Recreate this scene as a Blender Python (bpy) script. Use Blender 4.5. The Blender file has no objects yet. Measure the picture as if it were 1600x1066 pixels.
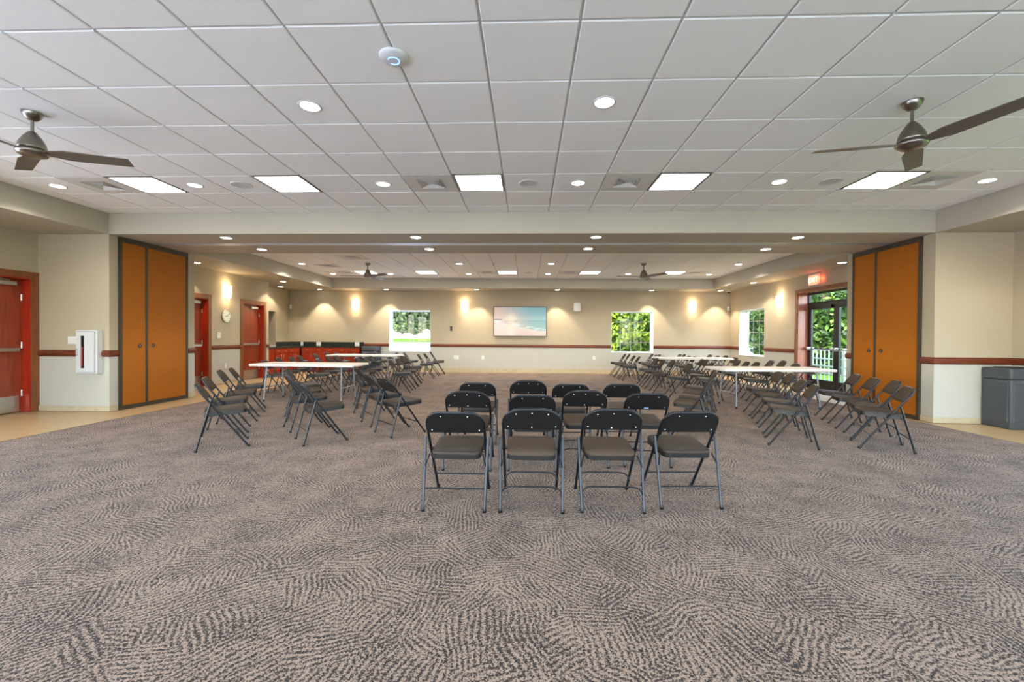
import bpy, bmesh, math, random
from mathutils import Vector, Matrix
import numpy as np

PI = math.pi
S = bpy.context.scene
COL = S.collection

# ------------------------------------------------------------------ camera
EYE = 1.232
FPX, YAW, PITCH, ROLL = 671.5, .0362, .0093, .0070
cam_data = bpy.data.cameras.new('camera'); cam = bpy.data.objects.new('camera', cam_data); COL.objects.link(cam)
cam_data.sensor_fit = 'HORIZONTAL'; cam_data.sensor_width = 36.0
cam_data.lens = 36.0 * FPX / 1600.0
cam_data.clip_start = .05; cam_data.clip_end = 600
_f = Vector((-math.sin(YAW) * math.cos(PITCH), math.cos(YAW) * math.cos(PITCH), -math.sin(PITCH)))
_r0 = Vector((math.cos(YAW), math.sin(YAW), 0)); _u0 = _r0.cross(_f)
_r = math.cos(ROLL) * _r0 + math.sin(ROLL) * _u0; _u = -math.sin(ROLL) * _r0 + math.cos(ROLL) * _u0
cam.matrix_world = Matrix(((_r.x, _u.x, -_f.x, 0), (_r.y, _u.y, -_f.y, 0), (_r.z, _u.z, -_f.z, EYE), (0, 0, 0, 1)))
S.camera = cam

# ------------------------------------------------------------------ world, sun, exposure
S.view_settings.view_transform = 'Standard'; S.view_settings.look = 'None'
S.view_settings.exposure = 1.32; S.view_settings.gamma = 1.0
S.view_settings.use_curve_mapping = False
SKY_STRENGTH = 1.0
SUN_STRENGTH = 8.0
world = bpy.data.worlds.new('sky'); S.world = world; world.use_nodes = True
wn = world.node_tree.nodes; wl = world.node_tree.links
for n in list(wn): wn.remove(n)
wo = wn.new('ShaderNodeOutputWorld'); wb = wn.new('ShaderNodeBackground'); ws = wn.new('ShaderNodeTexSky')
ws.sky_type = 'NISHITA'; ws.sun_disc = False; ws.sun_elevation = math.radians(52); ws.sun_rotation = math.radians(215)
ws.air_density = 1.0; ws.dust_density = 0.8; ws.ozone_density = 1.0
wb.inputs['Strength'].default_value = SKY_STRENGTH
wl.new(ws.outputs[0], wb.inputs[0]); wl.new(wb.outputs[0], wo.inputs[0])
sun_d = bpy.data.lights.new('sun', 'SUN'); sun = bpy.data.objects.new('sun', sun_d); COL.objects.link(sun)
sun_d.energy = SUN_STRENGTH; sun_d.angle = .02; sun_d.color = (1, .97, .93)
sun.rotation_euler = Vector((.45, .65, -1.0)).to_track_quat('-Z', 'Y').to_euler()   # shining from behind-left, high
DOWN_W, TROFFER_E, SCONCE_E = 26.0, 5.0, 3.6     # lamp strengths used by the lamp builders
cy = S.cycles
cy.use_denoising = True
cy.max_bounces = 8; cy.diffuse_bounces = 5; cy.glossy_bounces = 4; cy.transmission_bounces = 6; cy.transparent_max_bounces = 12
cy.sample_clamp_indirect = 6.0; cy.caustics_reflective = False; cy.caustics_refractive = False

# ------------------------------------------------------------------ helpers
def link(o, parent=None):
    COL.objects.link(o)
    if parent is not None: o.parent = parent
    return o

def tag(o, label=None, cat=None, group=None, kind=None):
    if label: o['label'] = label
    if cat: o['category'] = cat
    if group: o['group'] = group
    if kind: o['kind'] = kind
    return o

def empty(name, loc=(0, 0, 0), rz=0.0, label=None, cat=None, group=None, kind=None):
    o = bpy.data.objects.new(name, None); o.empty_display_size = .1
    o.location = loc; o.rotation_euler = (0, 0, rz); link(o)
    return tag(o, label, cat, group, kind)

class MB:
    """collects faces, then becomes one mesh"""
    def __init__(self): self.v = []; self.f = []; self.s = []
    def add(self, vs, fs, smooth=False):
        b = len(self.v); self.v += [tuple(p) for p in vs]
        self.f += [tuple(b + i for i in q) for q in fs]; self.s += [smooth] * len(fs); return self
    def box(self, x0, x1, y0, y1, z0, z1, M=None):
        vs = [Vector(p) for p in ((x0, y0, z0), (x1, y0, z0), (x1, y1, z0), (x0, y1, z0), (x0, y0, z1), (x1, y0, z1), (x1, y1, z1), (x0, y1, z1))]
        if M is not None: vs = [M @ p for p in vs]
        return self.add(vs, [(0, 3, 2, 1), (4, 5, 6, 7), (0, 1, 5, 4), (1, 2, 6, 5), (2, 3, 7, 6), (3, 0, 4, 7)])
    def bbox(self, x0, x1, y0, y1, z0, z1, b=.005, seg=1, M=None):
        bm = bmesh.new(); bmesh.ops.create_cube(bm, size=1)
        for v in bm.verts: v.co = Vector(((x0 + x1) / 2 + v.co.x * (x1 - x0), (y0 + y1) / 2 + v.co.y * (y1 - y0), (z0 + z1) / 2 + v.co.z * (z1 - z0)))
        bmesh.ops.bevel(bm, geom=bm.edges[:], offset=b, segments=seg, affect='EDGES', profile=.6)
        bm.verts.index_update()
        vs = [(M @ v.co) if M is not None else v.co.copy() for v in bm.verts]
        self.add(vs, [[v.index for v in f.verts] for f in bm.faces], seg > 1); bm.free(); return self
    def tube(self, pts, r, n=8, caps=True, radii=None):
        pts = [Vector(p) for p in pts]; rings = []; prev = None
        for i, p in enumerate(pts):
            if i == 0: d = pts[1] - p
            elif i == len(pts) - 1: d = p - pts[i - 1]
            else: d = (pts[i + 1] - p).normalized() + (p - pts[i - 1]).normalized()
            d.normalize()
            if prev is None:
                a = Vector((0, 0, 1)) if abs(d.z) < .9 else Vector((1, 0, 0))
                e1 = d.cross(a).normalized()
            else:
                e1 = (prev - d * prev.dot(d)).normalized()
            prev = e1; e2 = d.cross(e1)
            rr = radii[i] if radii else r
            rings.append([p + rr * (math.cos(2 * PI * k / n) * e1 + math.sin(2 * PI * k / n) * e2) for k in range(n)])
        vs = [q for R in rings for q in R]; fs = []
        for i in range(len(rings) - 1):
            for k in range(n):
                fs.append((i * n + k, i * n + (k + 1) % n, (i + 1) * n + (k + 1) % n, (i + 1) * n + k))
        self.add(vs, fs, True)
        if caps: self.add(rings[0], [tuple(range(n))[::-1]]); self.add(rings[-1], [tuple(range(n))])
        return self
    def lathe(self, prof, n=24, M=None, smooth=True):
        vs = []; fs = []
        for r, z in prof:
            for k in range(n): vs.append(Vector((r * math.cos(2 * PI * k / n), r * math.sin(2 * PI * k / n), z)))
        if M is not None: vs = [M @ v for v in vs]
        for i in range(len(prof) - 1):
            for k in range(n): fs.append((i * n + k, i * n + (k + 1) % n, (i + 1) * n + (k + 1) % n, (i + 1) * n + k))
        return self.add(vs, fs, smooth)
    def prism(self, poly, d0, d1, M=None):
        """polygon in local XY, extruded along Z"""
        n = len(poly); vs = [Vector((x, y, d0)) for x, y in poly] + [Vector((x, y, d1)) for x, y in poly]
        if M is not None: vs = [M @ v for v in vs]
        fs = [tuple(range(n))[::-1], tuple(range(n, 2 * n))] + [(i, (i + 1) % n, n + (i + 1) % n, n + i) for i in range(n)]
        return self.add(vs, fs)
    def mesh(self, name, mat=None):
        me = bpy.data.meshes.new(name); me.from_pydata(self.v, [], self.f)
        me.polygons.foreach_set('use_smooth', self.s)
        me.update()
        if mat: me.materials.append(mat)
        return me
    def build(self, name, mat, parent=None, loc=None, rz=None):
        o = bpy.data.objects.new(name, self.mesh(name, mat)); link(o, parent)
        if loc is not None: o.location = loc
        if rz is not None: o.rotation_euler = (0, 0, rz)
        return o

def struct(name, mb, mat, parent=None):
    o = mb.build(name, mat, parent)
    if parent is None: o['kind'] = 'structure'
    return o

def put(name, me, parent=None, loc=(0, 0, 0), rot=(0, 0, 0)):
    o = bpy.data.objects.new(name, me); link(o, parent); o.location = loc; o.rotation_euler = rot; return o

def copy_tree(o, parent=None):
    c = o.copy(); COL.objects.link(c); c.parent = parent
    for ch in o.children: copy_tree(ch, c)
    return c

# ------------------------------------------------------------------ materials
def srgb(r, g, b):
    f = lambda c: (c / 255 / 12.92) if c / 255 <= .04045 else ((c / 255 + .055) / 1.055) ** 2.4
    return (f(r), f(g), f(b), 1)

def nmat(name):
    m = bpy.data.materials.new(name); m.use_nodes = True
    return m, m.node_tree.nodes, m.node_tree.links, m.node_tree.nodes['Principled BSDF']

def pmat(name, col, rough=.6, metal=0, noise=0, nscale=20, bump=0, bscale=200, spec=.5, stretch=None):
    m, N, L, P = nmat(name)
    P.inputs['Base Color'].default_value = col; P.inputs['Roughness'].default_value = rough
    P.inputs['Metallic'].default_value = metal; P.inputs['Specular IOR Level'].default_value = spec
    if noise or bump:
        tc = N.new('ShaderNodeTexCoord'); mp = N.new('ShaderNodeMapping'); L.new(tc.outputs['Object'], mp.inputs[0])
        if stretch: mp.inputs['Scale'].default_value = stretch
    if noise:
        t = N.new('ShaderNodeTexNoise'); t.inputs['Scale'].default_value = nscale; t.inputs['Detail'].default_value = 5
        L.new(mp.outputs[0], t.inputs['Vector'])
        r = N.new('ShaderNodeMapRange'); r.inputs['From Min'].default_value = .25; r.inputs['From Max'].default_value = .75
        r.inputs['To Min'].default_value = 1 - noise; r.inputs['To Max'].default_value = 1 + noise
        L.new(t.outputs['Fac'], r.inputs[0])
        mx = N.new('ShaderNodeMix'); mx.data_type = 'RGBA'; mx.blend_type = 'MULTIPLY'; mx.inputs['Factor'].default_value = 1
        mx.inputs['A'].default_value = col; L.new(r.outputs[0], mx.inputs['B']); L.new(mx.outputs['Result'], P.inputs['Base Color'])
    if bump:
        t2 = N.new('ShaderNodeTexNoise'); t2.inputs['Scale'].default_value = bscale; t2.inputs['Detail'].default_value = 3
        L.new(mp.outputs[0], t2.inputs['Vector'])
        b = N.new('ShaderNodeBump'); b.inputs['Strength'].default_value = bump; b.inputs['Distance'].default_value = .003
        L.new(t2.outputs['Fac'], b.inputs['Height']); L.new(b.outputs[0], P.inputs['Normal'])
    return m

def emat(name, col, strength):
    m, N, L, P = nmat(name)
    P.inputs['Base Color'].default_value = col; P.inputs['Emission Color'].default_value = col
    P.inputs['Emission Strength'].default_value = strength; return m

def wood(name, c1, c2, rough=.35, scale=3.0, axis='Z'):
    m, N, L, P = nmat(name)
    tc = N.new('ShaderNodeTexCoord'); mp = N.new('ShaderNodeMapping'); L.new(tc.outputs['Object'], mp.inputs[0])
    mp.inputs['Scale'].default_value = {'Z': (9, 9, .8), 'X': (.8, 9, 9), 'Y': (9, .8, 9)}[axis]
    t = N.new('ShaderNodeTexNoise'); t.inputs['Scale'].default_value = scale; t.inputs['Detail'].default_value = 6; t.inputs['Distortion'].default_value = .6
    L.new(mp.outputs[0], t.inputs['Vector'])
    r = N.new('ShaderNodeValToRGB'); r.color_ramp.elements[0].position = .3; r.color_ramp.elements[1].position = .7
    r.color_ramp.elements[0].color = c1; r.color_ramp.elements[1].color = c2
    L.new(t.outputs['Fac'], r.inputs[0]); L.new(r.outputs[0], P.inputs['Base Color']); P.inputs['Roughness'].default_value = rough
    return m

def wall_paint(name, upper, lower, zsplit):
    """two paints meeting behind the chair rail"""
    m, N, L, P = nmat(name)
    g = N.new('ShaderNodeNewGeometry'); sx = N.new('ShaderNodeSeparateXYZ'); L.new(g.outputs['Position'], sx.inputs[0])
    c = N.new('ShaderNodeMath'); c.operation = 'GREATER_THAN'; c.inputs[1].default_value = zsplit; L.new(sx.outputs['Z'], c.inputs[0])
    mx = N.new('ShaderNodeMix'); mx.data_type = 'RGBA'; mx.inputs['A'].default_value = lower; mx.inputs['B'].default_value = upper
    L.new(c.outputs[0], mx.inputs['Factor']); L.new(mx.outputs['Result'], P.inputs['Base Color'])
    P.inputs['Roughness'].default_value = .75
    t = N.new('ShaderNodeTexNoise'); t.inputs['Scale'].default_value = 260; L.new(g.outputs['Position'], t.inputs['Vector'])
    b = N.new('ShaderNodeBump'); b.inputs['Strength'].default_value = .06; b.inputs['Distance'].default_value = .002
    L.new(t.outputs['Fac'], b.inputs['Height']); L.new(b.outputs[0], P.inputs['Normal'])
    return m

def carpet_mat():
    m, N, L, P = nmat('carpet_loop_pile')
    def node(t, **k):
        n = N.new(t)
        for a, v in k.items(): setattr(n, a, v)
        return n
    def M(op, a=None, b=None, c=None):
        n = node('ShaderNodeMath', operation=op)
        for i, x in enumerate((a, b, c)):
            if x is None: continue
            if isinstance(x, (int, float)): n.inputs[i].default_value = x
            else: L.new(x, n.inputs[i])
        return n.outputs[0]
    g = node('ShaderNodeNewGeometry')
    warp = node('ShaderNodeTexNoise'); warp.inputs['Scale'].default_value = 2.2; warp.inputs['Detail'].default_value = 2
    L.new(g.outputs['Position'], warp.inputs['Vector'])
    va = node('ShaderNodeVectorMath', operation='SUBTRACT'); L.new(warp.outputs['Color'], va.inputs[0]); va.inputs[1].default_value = (.5, .5, .5)
    vs = node('ShaderNodeVectorMath', operation='SCALE'); L.new(va.outputs[0], vs.inputs[0]); vs.inputs['Scale'].default_value = .17
    vp = node('ShaderNodeVectorMath', operation='ADD'); L.new(g.outputs['Position'], vp.inputs[0]); L.new(vs.outputs[0], vp.inputs[1])
    vor = node('ShaderNodeTexVoronoi'); vor.inputs['Scale'].default_value = 4.4; L.new(vp.outputs[0], vor.inputs['Vector'])
    sc = node('ShaderNodeSeparateColor'); L.new(vor.outputs['Color'], sc.inputs[0])
    ang = M('MULTIPLY', sc.outputs[0], PI)
    sp = node('ShaderNodeSeparateXYZ'); L.new(vp.outputs[0], sp.inputs[0])
    q = M('ADD', M('MULTIPLY', sp.outputs[0], M('COSINE', ang)), M('MULTIPLY', sp.outputs[1], M('SINE', ang)))
    n2 = node('ShaderNodeTexNoise'); n2.inputs['Scale'].default_value = 9; n2.inputs['Detail'].default_value = 3; L.new(g.outputs['Position'], n2.inputs['Vector'])
    wob = M('MULTIPLY', n2.outputs['Fac'], 7.0)
    st = M('SINE', M('ADD', M('MULTIPLY', q, 2 * PI / .026), wob))
    n3 = node('ShaderNodeTexNoise'); n3.inputs['Scale'].default_value = 150; n3.inputs['Detail'].default_value = 2; L.new(g.outputs['Position'], n3.inputs['Vector'])
    n4 = node('ShaderNodeTexNoise'); n4.inputs['Scale'].default_value = 3.2; n4.inputs['Detail'].default_value = 3; L.new(g.outputs['Position'], n4.inputs['Vector'])
    k = M('ADD', M('MULTIPLY', st, .28), .5)
    k = M('ADD', k, M('MULTIPLY', M('SUBTRACT', n3.outputs['Fac'], .5), 3.6))
    k = M('ADD', k, M('MULTIPLY', M('SUBTRACT', n4.outputs['Fac'], .5), .8))
    ramp = node('ShaderNodeValToRGB'); e = ramp.color_ramp.elements
    e[0].position = .2; e[0].color = srgb(52, 44, 40); e[1].position = .8; e[1].color = srgb(167, 144, 126)
    L.new(k, ramp.inputs[0])
    # carpet squares: hairline seams every 0.61 m
    def seam(o):
        a = M('ABSOLUTE', M('SUBTRACT', M('FRACT', M('DIVIDE', M('ADD', o, 50.12), .61)), .5))
        return M('LESS_THAN', a, .004)
    spp = node('ShaderNodeSeparateXYZ'); L.new(g.outputs['Position'], spp.inputs[0])
    sm = M('MULTIPLY', M('MAXIMUM', seam(spp.outputs[0]), seam(spp.outputs[1])), .3)
    mx = node('ShaderNodeMix', data_type='RGBA'); L.new(sm, mx.inputs['Factor']); L.new(ramp.outputs[0], mx.inputs['A']); mx.inputs['B'].default_value = srgb(60, 54, 52)
    L.new(mx.outputs['Result'], P.inputs['Base Color'])
    P.inputs['Roughness'].default_value = .95; P.inputs['Specular IOR Level'].default_value = .05
    P.inputs['Sheen Weight'].default_value = .10
    b = node('ShaderNodeBump'); b.inputs['Strength'].default_value = .55; b.inputs['Distance'].default_value = .006
    L.new(k, b.inputs['Height']); L.new(b.outputs[0], P.inputs['Normal'])
    return m

def glass_mat(name, tint=(1, 1, 1, 1), refl=.012):
    m = bpy.data.materials.new(name); m.use_nodes = True; N = m.node_tree.nodes; L = m.node_tree.links
    for n in list(N): N.remove(n)
    o = N.new('ShaderNodeOutputMaterial'); mx = N.new('ShaderNodeMixShader'); t = N.new('ShaderNodeBsdfTransparent'); g = N.new('ShaderNodeBsdfGlossy')
    t.inputs[0].default_value = tint; g.inputs['Roughness'].default_value = .02; mx.inputs[0].default_value = refl
    L.new(t.outputs[0], mx.inputs[1]); L.new(g.outputs[0], mx.inputs[2]); L.new(mx.outputs[0], o.inputs[0]); return m

def leaf_mat(name, c1, c2):
    m, N, L, P = nmat(name)
    g = N.new('ShaderNodeNewGeometry'); t = N.new('ShaderNodeTexNoise'); t.inputs['Scale'].default_value = 3.0; t.inputs['Detail'].default_value = 4
    L.new(g.outputs['Position'], t.inputs['Vector'])
    ri = N.new('ShaderNodeMath'); ri.operation = 'ADD'; L.new(t.outputs['Fac'], ri.inputs[0])
    rr = N.new('ShaderNodeMath'); rr.operation = 'MULTIPLY'; L.new(g.outputs['Random Per Island'], rr.inputs[0]); rr.inputs[1].default_value = .6
    sb = N.new('ShaderNodeMath'); sb.operation = 'SUBTRACT'; L.new(rr.outputs[0], sb.inputs[0]); sb.inputs[1].default_value = .3
    L.new(sb.outputs[0], ri.inputs[1])
    r = N.new('ShaderNodeValToRGB'); r.color_ramp.elements[0].position = .25; r.color_ramp.elements[1].position = .75
    r.color_ramp.elements[0].color = c1; r.color_ramp.elements[1].color = c2
    L.new(ri.outputs[0], r.inputs[0]); L.new(r.outputs[0], P.inputs['Base Color']); P.inputs['Roughness'].default_value = .6
    tr = N.new('ShaderNodeBsdfTranslucent'); L.new(r.outputs[0], tr.inputs[0])
    mx = N.new('ShaderNodeMixShader'); mx.inputs[0].default_value = .35; L.new(P.outputs[0], mx.inputs[1]); L.new(tr.outputs[0], mx.inputs[2])
    L.new(mx.outputs[0], N['Material Output'].inputs[0]); return m

WALL = wall_paint('wall_paint_cream', srgb(170, 158, 136), srgb(178, 175, 165), .92)
SOFF = pmat('soffit_paint_greige', srgb(176, 168, 150), .7, bump=.05)
WHITE_TILE = pmat('ceiling_tile_white', srgb(242, 241, 239), .9, bump=.35, bscale=160)
GRID = pmat('ceiling_grid_grey', srgb(205, 205, 205), .6)
CARPET = carpet_mat()
TILE = pmat('floor_tile_beige', srgb(188, 160, 118), .35, noise=.10, nscale=2.2, stretch=(1, 5, 1))
BASE = pmat('base_stone', srgb(178, 164, 136), .5, noise=.12, nscale=14)
RAIL = wood('rail_mahogany', srgb(82, 33, 16), srgb(114, 50, 25), .35, axis='X')
CASING = wood('door_casing_wood', srgb(106, 58, 30), srgb(134, 78, 42), .35)
JAMB = wood('door_jamb_red_wood', srgb(140, 30, 12), srgb(170, 44, 20), .3)
DOORW = wood('door_leaf_wood', srgb(112, 42, 22), srgb(146, 60, 34), .3)
PANEL = pmat('pocket_panel_vinyl', srgb(162, 94, 22), .6, noise=.10, nscale=60, bump=.15, bscale=220, spec=.2)
BRONZE = pmat('bronze_trim', srgb(70, 62, 50), .45, metal=.3)
STEEL = pmat('brushed_steel', srgb(190, 188, 184), .32, metal=1)
NICKEL = pmat('brushed_nickel', srgb(140, 132, 124), .28, metal=1)
BLADE = pmat('fan_blade_grey', srgb(108, 100, 90), .45, metal=.4)
ALU = pmat('aluminium_track', srgb(205, 205, 205), .35, metal=.8)
BLACK = pmat('black_powder_coat', srgb(20, 20, 22), .38)
TUBE = pmat('chair_tube_black', srgb(24, 27, 34), .28, metal=.35)
SHELL = pmat('chair_back_shell', srgb(16, 16, 17), .5, bump=.15, bscale=350)
VINYL = pmat('seat_vinyl_brown', srgb(52, 43, 37), .5, bump=.1, bscale=300, spec=.3)
FABRIC = pmat('seat_fabric_tweed', srgb(76, 64, 54), .95, noise=.4, nscale=240, bump=.4, bscale=300, spec=.1)
RIVET = pmat('rivet_silver', srgb(225, 225, 225), .3, metal=.6)
WHITE = pmat('white_plastic', srgb(214, 214, 214), .4)
TABLEW = pmat('table_plastic_white', srgb(222, 216, 208), .45, bump=.08, bscale=260)
TABLEL = pmat('table_leg_grey', srgb(132, 138, 146), .4, metal=.4)
CABW = wood('cabinet_cherry', srgb(126, 34, 10), srgb(158, 54, 20), .3)
GRANITE = pmat('granite_dark_green', srgb(36, 38, 32), .2, noise=.5, nscale=60)
BINM = pmat('bin_grey_plastic', srgb(66, 70, 76), .55, bump=.25, bscale=240)
GLASS = glass_mat('window_glass')
CONCRETE = pmat('pavement_concrete', srgb(202, 204, 206), .9, noise=.05, nscale=2, spec=0)
GRASS = pmat('lawn_grass', srgb(66, 98, 30), .95, noise=.3, nscale=4, spec=0)
BARK = pmat('bark', srgb(96, 78, 60), .9, noise=.3, nscale=9)
LENS = emat('lamp_lens_warm', (1, .93, .8, 1), 9.0)
LENSC = emat('lamp_lens_white', (1, .97, .92, 1), 9.0)
TROFF = emat('troffer_diffuser', (1, .97, .92, 1), TROFFER_E)
SCON = emat('sconce_glass', (1, .84, .58, 1), SCONCE_E)
DARK = pmat('dark_void', srgb(34, 32, 30), .8)
RED = pmat('extinguisher_red', srgb(150, 30, 24), .35)

# ------------------------------------------------------------------ shell of the room
XL, XR = -6.65, 6.03            # tray sides and pocket walls of the near room
WLX, WRX = -7.83, 7.14          # near side walls
FLX, FRX, RCX = -7.66, 6.90, -8.45
YB0, YB1, YP = 6.60, 8.16, 8.35 # beam front, beam back, end of pocket walls
YW = 14.90                      # back wall
ZS, ZC = 2.822, 3.152           # soffit, ceiling
YR = -4.2                       # wall behind the camera
ZT = 3.40

struct('floor', MB().box(WLX - .3, WRX + .3, YR - .3, YW + .3, -.12, -.006).box(RCX - .3, WLX, 8, YW + .3, -.12, -.006), TILE)
tag(MB().box(-5.95, 5.86, YR + .4, 14.55, -.0062, .004).build('floor_carpet', CARPET), kind='structure')
for i, (x0, x1, y0, y1) in enumerate([(-5.962, -5.95, YR + .4, 14.56), (5.86, 5.872, YR + .4, 14.56), (-5.95, 5.86, 14.55, 14.562)]):
    struct('trim_%d' % (20 + i), MB().box(x0, x1, y0, y1, -.0062, .005), BRONZE)

def wall_x(name, x0, x1, y0, y1, holes=(), mat=WALL, z1=ZT):
    """wall along Y between x0..x1 (thickness), with (ya, yb, za, zb) holes"""
    mb = MB(); hs = sorted(holes); y = y0
    for ya, yb, za, zb in hs:
        if ya > y: mb.box(x0, x1, y, ya, 0, z1)
        if za > 0: mb.box(x0, x1, ya, yb, 0, za)
        mb.box(x0, x1, ya, yb, zb, z1); y = yb
    if y < y1: mb.box(x0, x1, y, y1, 0, z1)
    return struct(name, mb, mat)

def wall_y(name, y0, y1, x0, x1, holes=(), mat=WALL, z1=ZT):
    mb = MB(); hs = sorted(holes); x = x0
    for xa, xb, za, zb in hs:
        if xa > x: mb.box(x, xa, y0, y1, 0, z1)
        if za > 0: mb.box(xa, xb, y0, y1, 0, za)
        mb.box(xa, xb, y0, y1, zb, z1); x = xb
    if x < x1: mb.box(x, x1, y0, y1, 0, z1)
    return struct(name, mb, mat)

W1 = (-4.84, -3.40, .70, 2.14); W2 = (2.88, 4.31, .72, 2.13); W3 = (12.80, 14.26, .70, 2.14)
ENT = (9.20, 11.25, 0, 2.40)
REAR_WIN = [(-7.3, -3.9, .08, 2.75), (-3.7, -.4, .08, 2.75), (-.2, 3.1, .08, 2.75), (3.3, 6.7, .08, 2.75)]
SIDE_WIN = [(-3.6, -.2, .08, 2.75), (.2, 4.3, .08, 2.75)]
LEFT_WIN = [(-3.6, -.2, .08, 2.75), (.2, 3.8, .08, 2.75)]
D1 = (5.52, 6.50, 0, 2.10); D2 = (9.12, 10.03, 0, 2.10); D3 = (11.30, 12.21, 0, 2.10)
T = .3
wall_y('wall_back', YW, YW + T, RCX - T, FRX + T, [W1, W2])
wall_x('wall_right_far', FRX, FRX + T, YP, YW, [ENT, W3])
wall_x('wall_left_far', FLX - .2, FLX, YP, 12.45, [D2, D3])
struct('wall_left_far_return', MB().box(RCX - T, FLX - .2, 12.25, 12.45, 0, ZT), WALL)
wall_x('wall_recess', RCX - T, RCX, 12.45, YW, [(12.75, 14.12, .90, 2.03)])
struct('wall_pocket_left', MB().box(WLX - .2, XL, YB0, YP, 0, ZT), WALL)
struct('wall_pocket_right', MB().box(XR, WRX + .2, YB0, YP, 0, ZT), WALL)
wall_x('wall_left', WLX - .2, WLX, YR, YB0, LEFT_WIN + [D1])
wall_x('wall_right', WRX, WRX + .2, YR, YB0, SIDE_WIN)
wall_y('wall_rear', YR - .2, YR, WLX - .2, WRX + .2, REAR_WIN)
# dim rooms behind the doors and the pass-through
struct('wall_corridor', MB().box(-9.6, -9.4, 4.5, 14.9, 0, ZT).box(-9.4, FLX - .2, 4.4, 4.5, 0, ZT), WALL)
struct('wall_kitchen', MB().box(-10.2, -10.1, 12.3, 14.9, 0, ZT).box(-10.1, RCX - T, 14.8, 15.2, 0, ZT), pmat('kitchen_paint', srgb(120, 112, 96), .8))
struct('roof_with_sun_overhang', MB().box(-10.3, 7.7, YR - 3.4, YW + .9, ZT, ZT + .15), pmat('roof_board', srgb(190, 186, 178), .8))  # overhang past the walls is unseen, added to keep direct sun out

struct('ceiling_soffit_left', MB().box(WLX, XL, YR, YB0, ZS, ZT - .01), SOFF)
struct('ceiling_soffit_right', MB().box(XR, WRX, YR, YB0, ZS, ZT - .01), SOFF)
struct('ceiling_beam', MB().box(WLX, WRX, YB0, 7.29, ZS, ZT - .01).box(WLX, WRX, 7.46, YB1, ZS, ZT - .01).box(WLX, WRX, 7.29, 7.46, ZS + .05, ZT - .01), SOFF)
struct('ceiling_soffit_far_left', MB().box(RCX, -6.52, YB1, YW, ZS, ZT - .01), SOFF)
struct('ceiling_soffit_far_right', MB().box(5.98, FRX, YB1, YW, ZS, ZT - .01), SOFF)
struct('ceiling_soffit_back', MB().box(-6.52, 5.98, 14.07, YW, ZS, ZT - .01), SOFF)
tr = empty('partition_track', (0, 7.375, ZS), 0, 'long aluminium sliding-partition track set into the beam', 'track')
MB().box(XL + .01, XR - .01, -.075, -.045, -.004, .045).box(XL + .01, XR - .01, .045, .075, -.004, .045).build('rail_flange', ALU, tr)
MB().box(XL + .01, XR - .01, -.044, .044, .03, .045).build('track_channel', DARK, tr)

# baseboards
def base_x(name, x, s, y0, y1): struct(name, MB().box(min(x, x + s * .014), max(x, x + s * .014), y0, y1, 0, .085), BASE)
def base_y(name, y, s, x0, x1, h=.085): struct(name, MB().box(x0, x1, min(y, y + s * .014), max(y, y + s * .014), 0, h), BASE)
base_y('baseboard_back', YW, -1, -5.66, FRX, .14)
base_x('baseboard_right_far', FRX, -1, 11.36, YW)
base_x('baseboard_left_far', FLX, 1, 10.14, 11.2)
base_y('baseboard_front_left', YB0, -1, WLX, XL)
base_x('baseboard_pocket_left', XL, 1, YB0 - .014, 6.73)
base_x('baseboard_pocket_left_end', XL, 1, 8.17, YP)
base_y('baseboard_front_right', YB0, -1, XR, WRX)
base_x('baseboard_pocket_right', XR, -1, YB0 - .014, 6.80)
base_x('baseboard_pocket_right_end', XR, -1, 8.2, YP)
base_x('baseboard_right', WRX, -1, 4.0, YB0)

# chair rails: a moulded profile
def rail_prof(): return [(0, .870), (.012, .872), (.016, .884), (.030, .892), (.034, .922), (.030, .952), (.016, .960), (.012, .974), (0, .976)]
def rail_x(n, x, s, y0, y1):
    poly = [(x + s * d, z) for d, z in rail_prof()]
    if s < 0: poly = poly[::-1]
    M = Matrix(((1, 0, 0, 0), (0, 0, 1, 0), (0, 1, 0, 0), (0, 0, 0, 1)))
    struct('trim_%d' % n, MB().prism(poly, y0, y1, M), RAIL)
def rail_y(n, y, s, x0, x1):
    poly = [(y + s * d, z) for d, z in rail_prof()]
    if s > 0: poly = poly[::-1]
    M = Matrix(((0, 0, 1, 0), (1, 0, 0, 0), (0, 1, 0, 0), (0, 0, 0, 1)))
    struct('trim_%d' % n, MB().prism(poly, x0, x1, M), RAIL)
rail_y(1, YW, -1, -5.74, W1[0] - .01); rail_y(2, YW, -1, W1[1] + .01, W2[0] - .01); rail_y(3, YW, -1, W2[1] + .01, FRX)
rail_x(4, FRX, -1, W3[1] + .01, YW); rail_x(5, FRX, -1, 11.34, W3[0] - .01)
rail_x(6, FLX, 1, 10.13, 11.21); rail_x(7, FLX, 1, 12.31, 12.45)
rail_y(8, YB0, -1, WLX, -7.105); rail_y(9, YB0, -1, -6.75, XL + .034)
rail_x(10, XL, 1, YB0 - .034, 6.735); rail_x(11, XL, 1, 8.165, YP)
rail_y(12, YB0, -1, XR - .034, WRX); rail_x(13, XR, -1, YB0 - .034, 6.80); rail_x(14, XR, -1, 8.195, YP)
rail_x(15, WRX, -1, 4.0, YB0); rail_x(16, WLX, 1, 6.6 - .02, YB0)

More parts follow.
